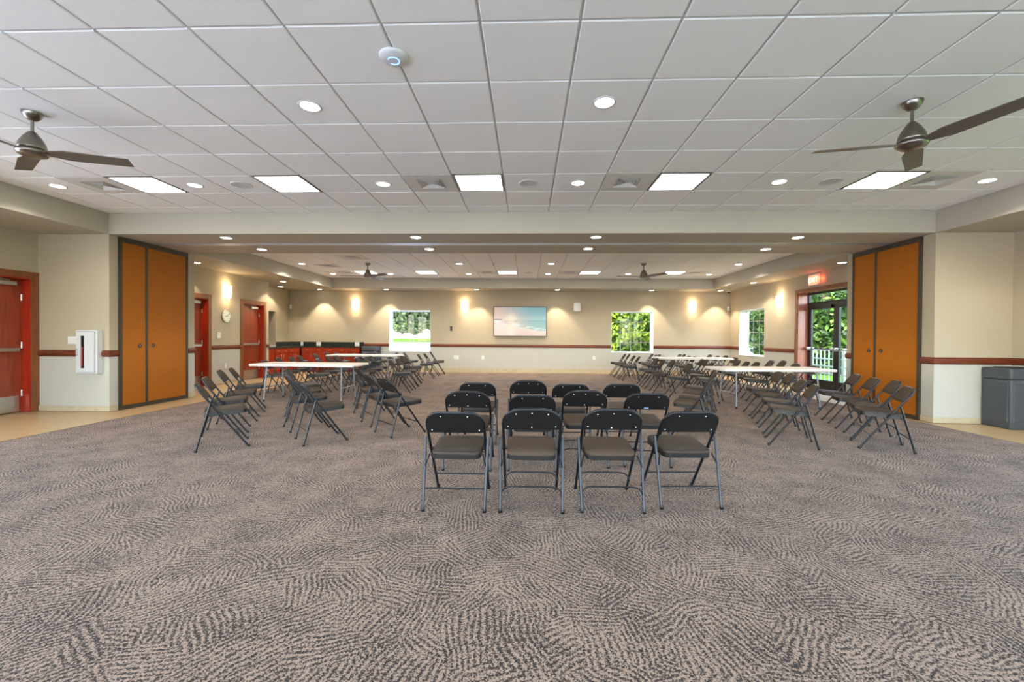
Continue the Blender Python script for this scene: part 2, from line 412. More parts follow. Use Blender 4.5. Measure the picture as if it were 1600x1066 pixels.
# ------------------------------------------------------------------ tiled ceilings
GX0, GY0, G = -.3044, 2.625, .61
def tiled(x0, x1, y0, y1, gx, gy, skip, parent_name, plain=None):
    par = struct(parent_name, MB().box(x0, x1, plain if plain is not None else y0, y1, ZC + .008, ZC + .03), GRID)
    i0, i1 = math.floor((x0 - gx) / G), math.ceil((x1 - gx) / G); j0, j1 = math.floor((y0 - gy) / G), math.ceil((y1 - gy) / G)
    cache = {}
    for j in range(j0, j1):
        for i in range(i0, i1):
            if (i, j) in skip: continue
            xa, xb = max(x0, gx + i * G) , min(x1, gx + (i + 1) * G); ya, yb = max(y0, gy + j * G), min(y1, gy + (j + 1) * G)
            w, d = round(xb - xa, 3), round(yb - ya, 3)
            if w < .05 or d < .05: continue
            if (w, d) not in cache:
                g = .0085
                mb = MB(); a, b = w / 2 - g, d / 2 - g; c = .006
                vs = [(-a, -b, .008), (a, -b, .008), (a, b, .008), (-a, b, .008), (-a, -b, .0), (a, -b, .0), (a, b, .0), (-a, b, .0),
                      (-a + c, -b + c, -.004), (a - c, -b + c, -.004), (a - c, b - c, -.004), (-a + c, b - c, -.004)]
                mb.add(vs, [(0, 1, 2, 3), (1, 0, 4, 5), (2, 1, 5, 6), (3, 2, 6, 7), (0, 3, 7, 4), (5, 4, 8, 9), (6, 5, 9, 10), (7, 6, 10, 11), (4, 7, 11, 8), (11, 10, 9, 8)])
                cache[(w, d)] = mb.mesh('ceiling_tile', WHITE_TILE)
            put('tile', cache[(w, d)], par, ((xa + xb) / 2, (ya + yb) / 2, ZC))
    return par
near_tro = [(-8, 4), (-5, 4), (-1, 4), (3, 4), (7, 4)]
near_dif = [(-9, 4), (-2, 4), (2, 4), (8, 4)]
tiled(XL, XR, GY0 - 4 * G, YB0, GX0, GY0, set(near_tro + near_dif), 'ceiling')
struct('ceiling_rear', MB().box(XL, XR, YR, GY0 - 4 * G, ZC - .004, ZC + .03), WHITE_TILE)
FGX, FGY = GX0, 11.30 - 5 * G
far_tro = [(-8, 7), (-5, 7), (-1, 7), (3, 7), (7, 7)]
far_dif = [(-9, 7), (-2, 7), (2, 7), (8, 7), (-9, 5), (-7, 3)]
tiled(-6.52, 5.98, YB1, 14.07, FGX, FGY, set(far_tro + far_dif), 'ceiling_far')

def cell(i, j, far=False): return ((FGX if far else GX0) + (i + .5) * G, (FGY if far else GY0) + (j + .5) * G)

# ---- troffers
def troffer(x, y, label, group):
    t = empty('ceiling_troffer', (x, y, ZC), 0, label, 'ceiling light', group)
    a = .295
    fr = MB()
    for x0, x1, y0, y1 in ((-a, a, -a, -a + .022), (-a, a, a - .022, a), (-a, -a + .022, -a + .022, a - .022), (a - .022, a, -a + .022, a - .022)): fr.box(x0, x1, y0, y1, -.006, .008)
    fr.build('frame', pmat_dark, t)
    MB().box(-a + .022, a - .022, -a + .022, a - .022, .0, .007).build('diffuser', TROFF, t)
    for k in range(1, 4):
        p = -a + .022 + k * (2 * a - .044) / 4
        MB().box(p - .003, p + .003, -a + .022, a - .022, -.003, -.0005).build('diffuser_rib', WHITE, t)
    return t
pmat_dark = pmat('troffer_frame_grey', srgb(120, 118, 114), .5)
NTH = ['first', 'second', 'third', 'fourth', 'fifth', 'sixth', 'seventh', 'eighth', 'ninth', 'tenth']
for k, c in enumerate(near_tro): troffer(*cell(*c), 'lit square ceiling troffer before the beam, %s from the clock side' % NTH[k], 'square troffers before the beam')
for k, c in enumerate(far_tro): troffer(*cell(*c, True), 'lit square ceiling troffer near the television wall, %s from the cabinet side' % NTH[k], 'square troffers near the television wall')

# ---- air diffusers
VENT = pmat('vent_painted_metal', srgb(216, 213, 209), .5)
def diffuser(x, y, label, group, plain=False):
    t = empty('air_vent', (x, y, ZC), 0, label, 'air vent', group)
    a = .298
    MB().box(-a, a, -a, a, .012, .0125).build('backing', DARK if not plain else VENT, t)
    fr = MB()
    b = .155
    for x0, x1, y0, y1 in ((-a, a, -a, -b), (-a, a, b, a), (-a, -b, -b, b), (b, a, -b, b)): fr.box(x0, x1, y0, y1, -.004, .010)
    fr.build('frame', VENT, t)
    for k in range(4):
        s = .150 - k * .036
        v = MB()
        s2 = s - .015
        if s2 < .01: s2 = .008
        zo, zi = -.011, .004
        vs = [(-s, -s, zo), (s, -s, zo), (s, s, zo), (-s, s, zo), (-s2, -s2, zi), (s2, -s2, zi), (s2, s2, zi), (-s2, s2, zi)]
        v.add(vs, [(0, 1, 5, 4), (1, 2, 6, 5), (2, 3, 7, 6), (3, 0, 4, 7)]); v.build('louvre', VENT, t)
    return t
for k, c in enumerate(near_dif): diffuser(*cell(*c), 'square louvred air vent beside a troffer before the beam, %s from clock side' % NTH[k], 'air vents before the beam')
for k, c in enumerate(far_dif[:4]): diffuser(*cell(*c, True), 'square louvred air vent near the television wall, %s from the cabinet side' % NTH[k], 'air vents near the television wall')
for c, lb in zip(far_dif[4:], ('grey square return vent beside the far fan, clock side', 'large grey return vent in the tiles just past the beam')):
    diffuser(*cell(*c, True), lb, None, True)

# ---- downlights
def downlight(x, y, z, label, group, warm=True, watts=DOWN_W, r=.078, cone=110):
    t = empty('recessed_downlight', (x, y, z), 0, label, 'downlight', group)
    MB().lathe([(r + .016, 0), (r + .014, -.006), (r, -.007), (r - .002, -.001)], 20).build('trim_ring', WHITE, t)
    d = MB(); d.add([(r * math.cos(2 * PI * k / 20), r * math.sin(2 * PI * k / 20), -.003) for k in range(20)], [tuple(range(20))[::-1]])
    d.build('lens', LENS if warm else LENSC, t)
    ld = bpy.data.lights.new('downlight_bulb', 'SPOT'); ld.energy = watts; ld.spot_size = math.radians(cone); ld.spot_blend = .35; ld.shadow_soft_size = .05
    ld.color = (1, .83, .60) if warm else (1, .97, .93)
    lo = bpy.data.objects.new('bulb', ld); link(lo, t); lo.location = (0, 0, -.02)
    return t
def lights(pts, z, fmt, group, warm, watts, cone=110):
    for k, (x, y) in enumerate(pts): downlight(x, y, z, fmt % NTH[k], group, warm, watts, cone=cone)
lights([cell(i, 4) for i in (-10, -7, -3, 1, 5, 9)], ZC - .004, 'round recessed downlight level with the square troffers before the beam, %s from clock side', 'downlights before the beam', False, 15, 140)
lights([cell(i, 1) for i in (-3, 1)], ZC - .004, 'round recessed downlight between the two near fans, %s from clock side', 'downlights between the near fans', False, 15, 140)
lights([cell(i, -2) for i in (-7, -3, 1, 5)], ZC - .004, 'round recessed downlight over the open carpet, %s from clock side', 'downlights over the open carpet', False, 15, 140)
lights([(-6.03, 11.27), (-1.81, 11.26), (.60, 11.24), (5.42, 11.3)], ZC - .004, 'round recessed downlight level with the far fans, %s from cabinet side', 'downlights level with the far fans', False, 36, 140)
lights([(-6.03, 13.1), (-4.23, 13.1), (-1.81, 13.06), (.60, 13.05), (3.0, 13.03), (5.42, 13.1)], ZC - .004, 'round recessed downlight level with the far troffers, %s from cabinet side', 'downlights level with the far troffers', False, 36, 140)
lights([(-4.93, 6.86), (-1.80, 6.84), (1.07, 6.85), (4.21, 6.89)], ZS, 'round warm downlight under the beam before the track, %s from clock side', 'downlights under the beam before the track', True, 16)
lights([(-4.93, 7.80), (-1.80, 7.77), (1.07, 7.75), (4.21, 7.79)], ZS, 'round warm downlight under the beam past the track, %s from clock side', 'downlights under the beam past the track', True, 24)
lights([(-7.16, 14.56), (-4.84, 14.52), (-1.73, 14.46), (.99, 14.46), (4.13, 14.52), (6.38, 14.5)], ZS, 'round warm downlight washing the television wall, %s from the cabinet corner', 'soffit downlights along the television wall', True, 75, 82)
lights([(-7.30, 9.22), (-7.22, 12.44), (-8.06, 13.74)], ZS, 'round warm downlight in the clock-wall soffit, %s from the beam', 'soffit downlights by the clock wall', True, 34)
lights([(6.50, 9.16), (6.40, 12.47)], ZS, 'round warm downlight in the glass-door soffit, %s from the beam', 'soffit downlights by the glass doors', True, 34)
lights([(-7.25, 4.9)], ZS, 'round downlight in the clock-side soffit, the %s one before the pocket doors', None, True, 10)
lights([(6.6, 5.5)], ZS, 'round downlight in the soffit over the grey bin, the %s before the pocket doors', None, False, 14, 120)

# ---- ceiling speakers
SPK = pmat('speaker_grille', srgb(205, 203, 200), .7, bump=.4, bscale=600)
def cspeaker(x, y, label):
    t = empty('ceiling_speaker', (x, y, ZC - .004), 0, label, 'speaker', 'round ceiling speakers')
    MB().lathe([(.125, 0), (.123, -.007), (.108, -.008), (.106, -.004)], 28).build('rim', WHITE, t)
    MB().add([(.107 * math.cos(2 * PI * k / 28), .107 * math.sin(2 * PI * k / 28), -.005) for k in range(28)], [tuple(range(28))[::-1]]).build('grille', SPK, t)
cspeaker(*cell(-6, 4), 'round grey ceiling speaker between a downlight and a troffer, clock side')
cspeaker(*cell(0, 4), 'round grey ceiling speaker in the middle of the tiles before the beam')
cspeaker(*cell(6, 4), 'round grey ceiling speaker beside the troffer, glass-door side')
cspeaker(*cell(0, 7, True), 'small round ceiling speaker in the tiles near the television wall')

# ---- access point and sprinkler
ap = empty('access_point', (-.93, 2.93, ZC - .004), 0, 'white round ceiling access point with blue ring light', 'access point')
MB().lathe([(.0, -.030), (.05, -.029), (.085, -.020), (.098, -.008), (.098, 0)], 32).build('housing', WHITE, ap)
BLUE = emat('led_blue', (.15, .35, 1, 1), 1.6)
ring = MB(); prof = []
for k in range(25):
    a = PI * 1.15 + k / 24 * PI * 1.6
    prof.append(Vector((.038 * math.cos(a), .038 * math.sin(a), -.0305)))
ring.tube(prof, .0028, 6).build('ring_light', BLUE, ap)
spk = empty('sprinkler_head', (-.9, 11.2, ZC), 0, 'small ceiling sprinkler head past the beam', 'sprinkler')
MB().lathe([(.03, 0), (.03, -.008), (.01, -.01), (.01, -.05), (.028, -.052), (.028, -.056), (0, -.056)], 12).build('sprinkler_body', STEEL, spk)

# ---- ceiling fans
def fan(x, y, angles, label):
    t = empty('ceiling_fan', (x, y, ZC), 0, label, 'fan')
    MB().lathe([(.070, 0), (.070, -.012), (.060, -.040), (.036, -.066), (.018, -.074), (0, -.074)], 24).build('canopy', NICKEL, t)
    MB().lathe([(.012, -.06), (.012, -.175)], 12).build('downrod', NICKEL, t)
    MB().lathe([(0, -.165), (.016, -.166), (.030, -.178), (.060, -.220), (.086, -.270), (.094, -.306), (.094, -.322), (.060, -.330)], 28).build('motor_housing', NICKEL, t)
    MB().lathe([(.060, -.328), (.102, -.334), (.108, -.344), (.106, -.356), (.094, -.372), (.060, -.386), (0, -.392)], 28).build('hub_ring', NICKEL, t)
    for a in angles:
        mb = MB(); up = .010; L0, L1 = .085, .69
        secs = []
        for k in range(9):
            u = k / 8; r = L0 + (L1 - L0) * u
            w = .030 + .045 * min(1, u * 4) - .016 * u
            tw = math.radians(-13)
            zc = -.345 + .004 * u
            secs.append([(r, s * w * math.cos(tw), zc + s * w * math.sin(tw) + o) for s, o in ((-1, -.003), (1, -.003), (1, .003), (-1, .003))])
        vs = [p for s in secs for p in s]; fs = [(0, 1, 2, 3), (35, 34, 33, 32)]
        for k in range(8):
            for q in range(4): fs.append((k * 4 + q, (k + 1) * 4 + q, (k + 1) * 4 + (q + 1) % 4, k * 4 + (q + 1) % 4))
        o = mb.add(vs, fs, False).build('blade', BLADE, t); o.rotation_euler = (0, 0, math.radians(a))
    return t
fan(-4.305, 3.59, (22, 145, -97), 'brushed nickel three-blade ceiling fan before the beam, clock side')
fan(3.08, 3.59, (168, 48, -72), 'brushed nickel three-blade ceiling fan before the beam, glass-door side')
fan(-4.21, 11.17, (190, 330, 75), 'brushed nickel ceiling fan past the beam, cabinet side')
fan(2.97, 11.18, (186, 306, 62), 'brushed nickel ceiling fan past the beam, glass-door side')

# ------------------------------------------------------------------ pocket doors of the folding partition
def pocket(name, X, s, y0, ym, y1, label, split_far_small):
    """frame on the plane X, facing s along x"""
    t = empty(name, (X, 0, 0), 0, label, 'pocket doors')
    zt = 2.815
    f = MB(); d0, d1 = sorted((0, s * .035))
    for a, b in ((y0, y0 + .045), (y1 - .045, y1)): f.box(d0, d1, a, b, 0, zt)
    f.box(d0, d1, y0 + .045, y1 - .045, zt - .075, zt).box(d0, d1, y0 + .045, y1 - .045, 0, .06)
    f.build('frame', BRONZE, t)
    e0, e1 = sorted((0, s * .024))
    MB().box(min(0, s * .030), max(0, s * .030), ym - .022, ym + .022, .06, zt - .075).build('meeting_stile', BRONZE, t)
    for a, b, ky in ((y0 + .047, ym - .024, ym - .13), (ym + .024, y1 - .047, ym + .13)):
        p = MB().box(e0, e1, a, b, .062, zt - .077).build('panel', PANEL, t)
        Mx = Matrix.Translation((s * .024, ky, 1.04)) @ Matrix.Rotation(s * PI / 2, 4, 'Y')
        MB().lathe([(.034, 0), (.034, .006), (.022, .008), (.020, .002), (0, .002)], 20, Mx).build('pull_ring', BLACK, p)
        MB().box(min(s * .026, s * .030), max(s * .026, s * .030), ky - .005, ky + .005, 1.022, 1.058).build('pull_latch', STEEL, p)
    return t
pocket('pocket_doors', XL, 1, 6.745, 7.245, 8.150, 'pair of tall orange-tan pocket doors in dark frame beside extinguisher cabinet', False)
pocket('pocket_doors', XR, -1, 6.80, 7.66, 8.190, 'pair of tall rust-brown pocket doors in dark frame beside grey bin', True)

# ------------------------------------------------------------------ wood doors
def wood_door(n, X, s, y0, y1, open_deg=0, lab=''):
    """door in a wall plane X facing s; y0..y1 clear opening; far jamb at y1"""
    d = empty('door_%d' % n, (X, 0, 0), 0, kind='structure')
    cas = MB(); c0, c1 = sorted((0, s * .022)); w = .10; zt = 2.10
    cas.box(c0, c1, y0 - w, y0, 0, zt + w).box(c0, c1, y1, y1 + w, 0, zt + w).box(c0, c1, y0, y1, zt, zt + w)
    cas.build('casing', CASING, d)
    j = MB(); j0, j1 = sorted((0, -s * .20))
    j.box(j0, j1, y0, y0 + .02, 0, zt).box(j0, j1, y1 - .02, y1, 0, zt).box(j0, j1, y0 + .02, y1 - .02, zt - .02, zt)
    j.build('jamb', JAMB, d)
    xx = -s * .13
    l0, l1 = sorted((xx, xx - s * .045))
    leaf = MB().box(l0, l1, y0 + .022, y1 - .022, .008, zt - .022).build('leaf', DOORW, d)
    f0, f1 = sorted((xx + s * .001, xx + s * .004))
    MB().box(f0, f1, y0 + .05, y1 - .06, .012, .262).build('kick_plate', STEEL, leaf)
    b0, b1 = sorted((xx + s * .03, xx + s * .075))
    MB().bbox(b0, b1, y0 + .06, y1 - .10, .955, 1.012, .006).build('push_bar', STEEL, leaf)
    k0, k1 = sorted((xx, xx + s * .03))
    MB().box(k0, k1, y0 + .08, y0 + .14, .96, 1.006).box(k0, k1, y1 - .18, y1 - .12, .96, 1.006).build('push_bar_mount', STEEL, leaf)
    q0, q1 = sorted((xx, xx + s * .06))
    cl = MB().bbox(q0, q1, y1 - .42, y1 - .12, zt - .125, zt - .062, .006).build('door_closer', STEEL, leaf)
    MB().tube([(xx + s * .035, y1 - .20, zt - .05), (xx + s * .10, y1 - .36, zt - .045), (xx + s * .05, y1 - .50, zt - .042)], .010, 6).build('closer_arm', STEEL, cl)
    for z in (.3, 1.05, 1.8):
        MB().lathe([(.011, -.05), (.011, .05)], 8, Matrix.Translation((xx + s * .008, y1 - .026, z))).build('hinge', STEEL, leaf)
    return d
wood_door(1, WLX, 1, D1[0], D1[1]); wood_door(2, FLX, 1, D2[0], D2[1]); wood_door(3, FLX, 1, D3[0], D3[1])

# ------------------------------------------------------------------ glass entrance doors (door_4)
d4 = empty('door_4', (FRX, 0, 0), 0, kind='structure')
y0, y1 = ENT[0], ENT[1]; DX = .24
c = MB(); c.box(-.022, 0, y0 - .09, y0, 0, 2.48).box(-.022, 0, y1, y1 + .09, 0, 2.48).box(-.022, 0, y0, y1, 2.40, 2.48); c.build('casing', CASING, d4)
REVEAL = wood('entrance_reveal_wood', srgb(150, 84, 66), srgb(176, 104, 84), .25)
c = MB(); c.box(0, .3, y1 - .02, y1, 0, 2.40).box(0, .3, y0, y0 + .02, 0, 2.40).box(0, .3, y0 + .02, y1 - .02, 2.385, 2.40); c.build('jamb', REVEAL, d4)
c = MB(); c.box(DX, DX + .06, y0 + .02, y1 - .02, 2.085, 2.15).box(DX, DX + .06, y0 + .02, y0 + .06, 0, 2.385).box(DX, DX + .06, y1 - .06, y1 - .02, 0, 2.385).box(DX, DX + .06, y0 + .06, y1 - .06, 2.345, 2.385)
c.build('frame', BLACK, d4)
MB().box(DX + .025, DX + .031, y0 + .06, y1 - .06, 2.15, 2.345).build('transom_pane', GLASS, d4)
ym = (y0 + y1) / 2
for a, b, hy in ((y0 + .06, ym - .004, ym - .004), (ym + .004, y1 - .06, ym + .004)):
    st = .085
    lf = MB().box(DX + .005, DX + .05, a, a + st, .01, 2.08).box(DX + .005, DX + .05, b - st, b, .01, 2.08).box(DX + .005, DX + .05, a + st, b - st, 1.97, 2.08).box(DX + .005, DX + .05, a + st, b - st, .01, .24).build('door_leaf', BLACK, d4)
    MB().box(DX + .024, DX + .030, a + st, b - st, .24, 1.97).build('pane', GLASS, lf)
    MB().tube([(DX - .06, a + .03, .99), (DX - .06, b - .03, .99)], .014, 8).build('push_bar', BLACK, lf)
    for yy in (a + .045, b - .045):
        MB().bbox(DX - .085, DX + .006, yy - .035, yy + .035, .955, 1.035, .012, 2).build('bar_end', STEEL, lf)
    MB().box(DX - .05, DX + .006, a + .1, a + .38, 1.985, 2.05).build('door_closer', BLACK, lf)

# ------------------------------------------------------------------ windows
WIN = pmat('window_vinyl_white', srgb(240, 240, 238), .4)
SILL = pmat('window_reveal_white', srgb(238, 238, 234), .6)
MUNT = pmat('window_muntin_grey', srgb(140, 142, 136), .5)
def window_y(n, w):
    xa, xb, za, zb = w; t = empty('window_%d' % n, (0, YW, 0), 0, kind='structure')
    m = MB(); e = .006
    m.box(xa - .0, xa + e, .0, .22, za, zb).box(xb - e, xb, .0, .22, za, zb).box(xa, xb, .0, .22, zb - e, zb); m.build('reveal', SILL, t)
    MB().box(xa - .0, xb + .0, -.015, .22, za, za + .012).build('window_sill', SILL, t)
    m = MB(); g = .035
    m.box(xa, xa + g, .22, .28, za, zb).box(xb - g, xb, .22, .28, za, zb).box(xa, xb, .22, .28, za, za + g).box(xa, xb, .22, .28, zb - g, zb); m.build('window_frame', WIN, t)
    MB().box(xa + g, xb - g, .252, .256, za + g, zb - g).build('pane', GLASS, t)
    for k in range(1, 4):
        x = xa + (xb - xa) * k / 4; MB().box(x - .010, x + .010, .244, .251, za + g, zb - g).build('muntin', MUNT, t)
    for k in range(1, 4):
        z = za + (zb - za) * k / 4; MB().box(xa + g, xb - g, .246, .251, z - .010, z + .010).build('muntin', MUNT, t)
window_y(1, W1); window_y(2, W2)
t = empty('window_3', (FRX, 0, 0), 0, kind='structure'); ya, yb, za, zb = W3; e = .006; g = .035
MB().box(0, .22, ya, ya + e, za, zb).box(0, .22, yb - e, yb, za, zb).box(0, .22, ya, yb, zb - e, zb).build('reveal', SILL, t)
MB().box(-.015, .22, ya, yb, za, za + .012).build('window_sill', SILL, t)
MB().box(.22, .28, ya, ya + g, za, zb).box(.22, .28, yb - g, yb, za, zb).box(.22, .28, ya, yb, za, za + g).box(.22, .28, ya, yb, zb - g, zb).build('window_frame', WIN, t)
MB().box(.252, .256, ya + g, yb - g, za + g, zb - g).build('pane', GLASS, t)
for k in range(1, 4):
    y = ya + (yb - ya) * k / 4; MB().box(.246, .251, y - .010, y + .010, za + g, zb - g).build('muntin', MUNT, t)
    z = za + (zb - za) * k / 4; MB().box(.246, .251, ya + g, yb - g, z - .010, z + .010).build('muntin', MUNT, t)
# windows behind the camera that light the near room
for n, (xa, xb, za, zb) in enumerate(REAR_WIN):
    t = empty('window_%d' % (4 + n), (0, YR - .2, 0), 0, kind='structure')
    MB().box(xa, xa + .05, 0, .1, za, zb).box(xb - .05, xb, 0, .1, za, zb).box(xa, xb, 0, .1, za, za + .05).box(xa, xb, 0, .1, zb - .05, zb).build('window_frame', WIN, t)
    MB().box(xa + .05, xb - .05, .04, .045, za + .05, zb - .05).build('pane', GLASS, t)
for n, (ya, yb, za, zb) in enumerate(SIDE_WIN):
    t = empty('window_%d' % (8 + n), (WRX + .1, 0, 0), 0, kind='structure')
    MB().box(0, .1, ya, ya + .05, za, zb).box(0, .1, yb - .05, yb, za, zb).box(0, .1, ya, yb, za, za + .05).box(0, .1, ya, yb, zb - .05, zb).build('window_frame', WIN, t)
    MB().box(.04, .045, ya + .05, yb - .05, za + .05, zb - .05).build('pane', GLASS, t)

for n, (ya, yb, za, zb) in enumerate(LEFT_WIN):
    t = empty('window_%d' % (10 + n), (WLX - .2, 0, 0), 0, kind='structure')
    MB().box(0, .1, ya, ya + .05, za, zb).box(0, .1, yb - .05, yb, za, zb).box(0, .1, ya, yb, za, za + .05).box(0, .1, ya, yb, zb - .05, zb).build('window_frame', WIN, t)
    MB().box(.04, .045, ya + .05, yb - .05, za + .05, zb - .05).build('pane', GLASS, t)

# ------------------------------------------------------------------ wall fittings
def sconce(loc, rz, label):
    """local: wall at y=0, room towards -y"""
    t = empty('wall_sconce', loc, rz, label, 'wall lamp')
    mb = MB(); n = 14; prof = []
    for z, k in ((-.14, .80), (-.05, .90), (.06, .93), (.16, .92)):
        ringv = []
        for q in range(n + 1):
            a = PI * q / n; ringv.append((-.135 * k * math.cos(a), -.02 - .105 * k * math.sin(a), z))
        prof.append(ringv)
    vs = [p for r in prof for p in r]; fs = []
    for i in range(3):
        for q in range(n): fs.append((i * (n + 1) + q, i * (n + 1) + q + 1, (i + 1) * (n + 1) + q + 1, (i + 1) * (n + 1) + q))
    mb.add(vs, fs, True).build('shade', SCON, t)
    MB().box(-.06, .06, -.02, 0, -.12, .12).build('back_plate', STEEL, t)
    MB().tube([(0, -.012, -.14), (0, -.06, -.175)], .012, 8).build('bracket', STEEL, t)
    MB().lathe([(0, -.235), (.014, -.228), (.02, -.21), (.012, -.19), (.018, -.175), (.03, -.165), (0, -.16)], 12, Matrix.Translation((0, -.065, 0))).build('finial', STEEL, t)
    ld = bpy.data.lights.new('sconce_bulb', 'POINT'); ld.energy = 2.0; ld.color = (1, .70, .38); ld.shadow_soft_size = .04
    lo = bpy.data.objects.new('bulb', ld); link(lo, t); lo.location = (0, -.13, .21)
    l2 = bpy.data.objects.new('bulb', ld); link(l2, t); l2.location = (0, -.15, -.22)
    return t
sconce((-6.04, YW, 2.31), 0, 'lit half-round glass sconce above the cabinets on the television wall')
sconce((-2.20, YW, 2.27), 0, 'lit half-round glass sconce between the window and the television')
sconce((5.61, YW, 2.27), 0, 'lit half-round glass sconce near the corner beyond the shrub window')
sconce((FLX, 10.65, 2.32), PI / 2, 'lit half-round glass sconce above the wall clock')
sconce((FRX, 12.0, 2.24), -PI / 2, 'lit half-round glass sconce between the side window and glass doors')

# television with a beach picture
tv = empty('television', (-.263, YW - .006, 1.765), 0, 'large black-framed television showing a pastel beach sunset', 'television')
w2, h2 = .92, .515
MB().box(-.5, .5, -.05, 0, -.3, .3).build('wall_bracket', BLACK, tv)
fr = MB(); b = .022
fr.box(-w2, w2, -.095, -.05, -h2, -h2 + b).box(-w2, w2, -.095, -.05, h2 - b, h2).box(-w2, -w2 + b, -.095, -.05, -h2 + b, h2 - b).box(w2 - b, w2, -.095, -.05, -h2 + b, h2 - b).box(-w2 + b, w2 - b, -.07, -.05, -h2 + b, h2 - b)
fr.build('bezel', BLACK, tv)
def screen_mat():
    m, N, L, P = nmat('screen_picture')
    def M(op, a=None, b=None, clamp=False):
        n = N.new('ShaderNodeMath'); n.operation = op; n.use_clamp = clamp
        for i, x in enumerate((a, b)):
            if x is None: continue
            if isinstance(x, (int, float)): n.inputs[i].default_value = x
            else: L.new(x, n.inputs[i])
        return n.outputs[0]
    def mix(f, A, B):
        n = N.new('ShaderNodeMix'); n.data_type = 'RGBA'
        if isinstance(f, (int, float)): n.inputs['Factor'].default_value = f
        else: L.new(f, n.inputs['Factor'])
        for k, x in (('A', A), ('B', B)):
            if isinstance(x, tuple): n.inputs[k].default_value = x
            else: L.new(x, n.inputs[k])
        return n.outputs['Result']
    def step(x, a, b):
        n = N.new('ShaderNodeMapRange'); n.interpolation_type = 'SMOOTHSTEP'
        L.new(x, n.inputs[0]); n.inputs[1].default_value = a; n.inputs[2].default_value = b; return n.outputs[0]
    tc = N.new('ShaderNodeTexCoord'); sp = N.new('ShaderNodeSeparateXYZ'); L.new(tc.outputs['Object'], sp.inputs[0])
    u = M('ADD', M('DIVIDE', sp.outputs[0], 2 * (w2 - b)), .5); v = M('ADD', M('DIVIDE', sp.outputs[2], 2 * (h2 - b)), .5)
    nz = N.new('ShaderNodeTexNoise'); nz.inputs['Scale'].default_value = 5; nz.inputs['Detail'].default_value = 5; L.new(tc.outputs['Object'], nz.inputs['Vector'])
    mp = N.new('ShaderNodeMapping'); mp.inputs['Scale'].default_value = (2, 1, 9); L.new(tc.outputs['Object'], mp.inputs[0])
    nc = N.new('ShaderNodeTexNoise'); nc.inputs['Scale'].default_value = 1.6; nc.inputs['Detail'].default_value = 5; L.new(mp.outputs[0], nc.inputs['Vector'])
    sky = mix(step(M('ADD', u, M('MULTIPLY', v, .35)), .25, 1.1), srgb(246, 206, 190), srgb(128, 196, 206))
    sky = mix(M('MULTIPLY', step(nc.outputs['Fac'], .5, .75), .6), sky, srgb(196, 168, 172))
    du = M('MULTIPLY', M('SUBTRACT', u, .33), 1.8); dv = M('SUBTRACT', v, .60)
    r = M('SQRT', M('ADD', M('MULTIPLY', du, du), M('MULTIPLY', dv, dv)))
    glow = M('SUBTRACT', 1.0, step(r, .0, .30))
    sky = mix(glow, sky, srgb(255, 244, 214))
    sea = mix(step(u, .3, .85), srgb(210, 190, 186), srgb(58, 166, 170))
    shore = M('ADD', M('SUBTRACT', .50, M('MULTIPLY', u, .36)), M('MULTIPLY', M('SUBTRACT', nz.outputs['Fac'], .5), .22))
    foam = step(M('ABSOLUTE', M('SUBTRACT', M('SUBTRACT', v, shore), .04)), .10, .0)
    foamn = M('MULTIPLY', foam, step(nc.outputs['Fac'], .38, .62))
    sand = mix(step(v, .0, .45), srgb(232, 190, 178), srgb(240, 212, 204))
    refl = M('MULTIPLY', M('SUBTRACT', 1.0, step(M('ABSOLUTE', M('SUBTRACT', u, .33)), .0, .10)), .7)
    low = mix(step(M('SUBTRACT', v, shore), -.02, .03), sand, sea)
    low = mix(foamn, low, srgb(236, 240, 240)); low = mix(refl, low, srgb(250, 222, 190))
    pic = mix(step(v, .545, .552), low, sky)
    isle = M('MULTIPLY', M('MULTIPLY', step(v, .54, .55), step(M('SUBTRACT', v, M('MULTIPLY', nz.outputs['Fac'], .06)), .56, .55)), step(u, .17, .13))
    pic = mix(isle, pic, srgb(120, 96, 96))
    L.new(pic, P.inputs['Emission Color']); P.inputs['Emission Strength'].default_value = .27
    P.inputs['Base Color'].default_value = (.01, .01, .01, 1); P.inputs['Roughness'].default_value = .15
    return m
MB().box(-w2 + b, w2 - b, -.0795, -.0705, -h2 + b, h2 - b).build('screen', screen_mat(), tv)

# white loudspeaker, black plate, outlets, sensors
sp = empty('wall_speaker', (1.683, YW, 2.27), 0, 'white rounded loudspeaker on the television wall', 'speaker')
MB().bbox(-.125, .125, -.19, -.03, -.15, .15, .03, 3).build('cabinet', WHITE, sp)
MB().box(-.03, .03, -.03, 0, -.06, .06).build('bracket', WHITE, sp)
MB().bbox(-.06, .06, -.14, -.04, -.185, -.145, .012, 2).build('horn', pmat('speaker_horn_grey', srgb(190, 188, 184), .5), sp)  # lower piece slightly greyer than the white cabinet
bp = empty('wall_plate', (-2.664, YW, 1.513), 0, 'small black wall plate between the window and the television', 'wall plate')
MB().bbox(-.04, .04, -.014, 0, -.085, .085, .004).build('plate', BLACK, bp); MB().box(-.018, .018, -.018, -.014, -.03, .03).build('rocker', BLACK, bp)
def outlet(loc, rz, label, w=.045, h=.065):
    t = empty('wall_outlet', loc, rz, label, 'outlet')
    MB().bbox(-w, w, -.010, 0, -h, h, .003).build('plate', WHITE, t)
    for z in (-.024, .024): MB().box(-.014, .014, -.013, -.010, z - .014, z + .014).build('socket', SPK, t)
outlet((-2.478, YW, .51), 0, 'white double outlet under the black wall plate', .09)
outlet((-1.549, YW, .51), 0, 'white outlet below the television, nearer the tree window')
outlet((2.29, YW, .53), 0, 'white outlet just beside the shrub window')
outlet((-7.95, YW - .02, .945), 0, 'white outlet on the backsplash nearest the corner')
outlet((-7.35, YW - .02, .945), 0, 'white double outlet on the backsplash, second from the corner', .08)
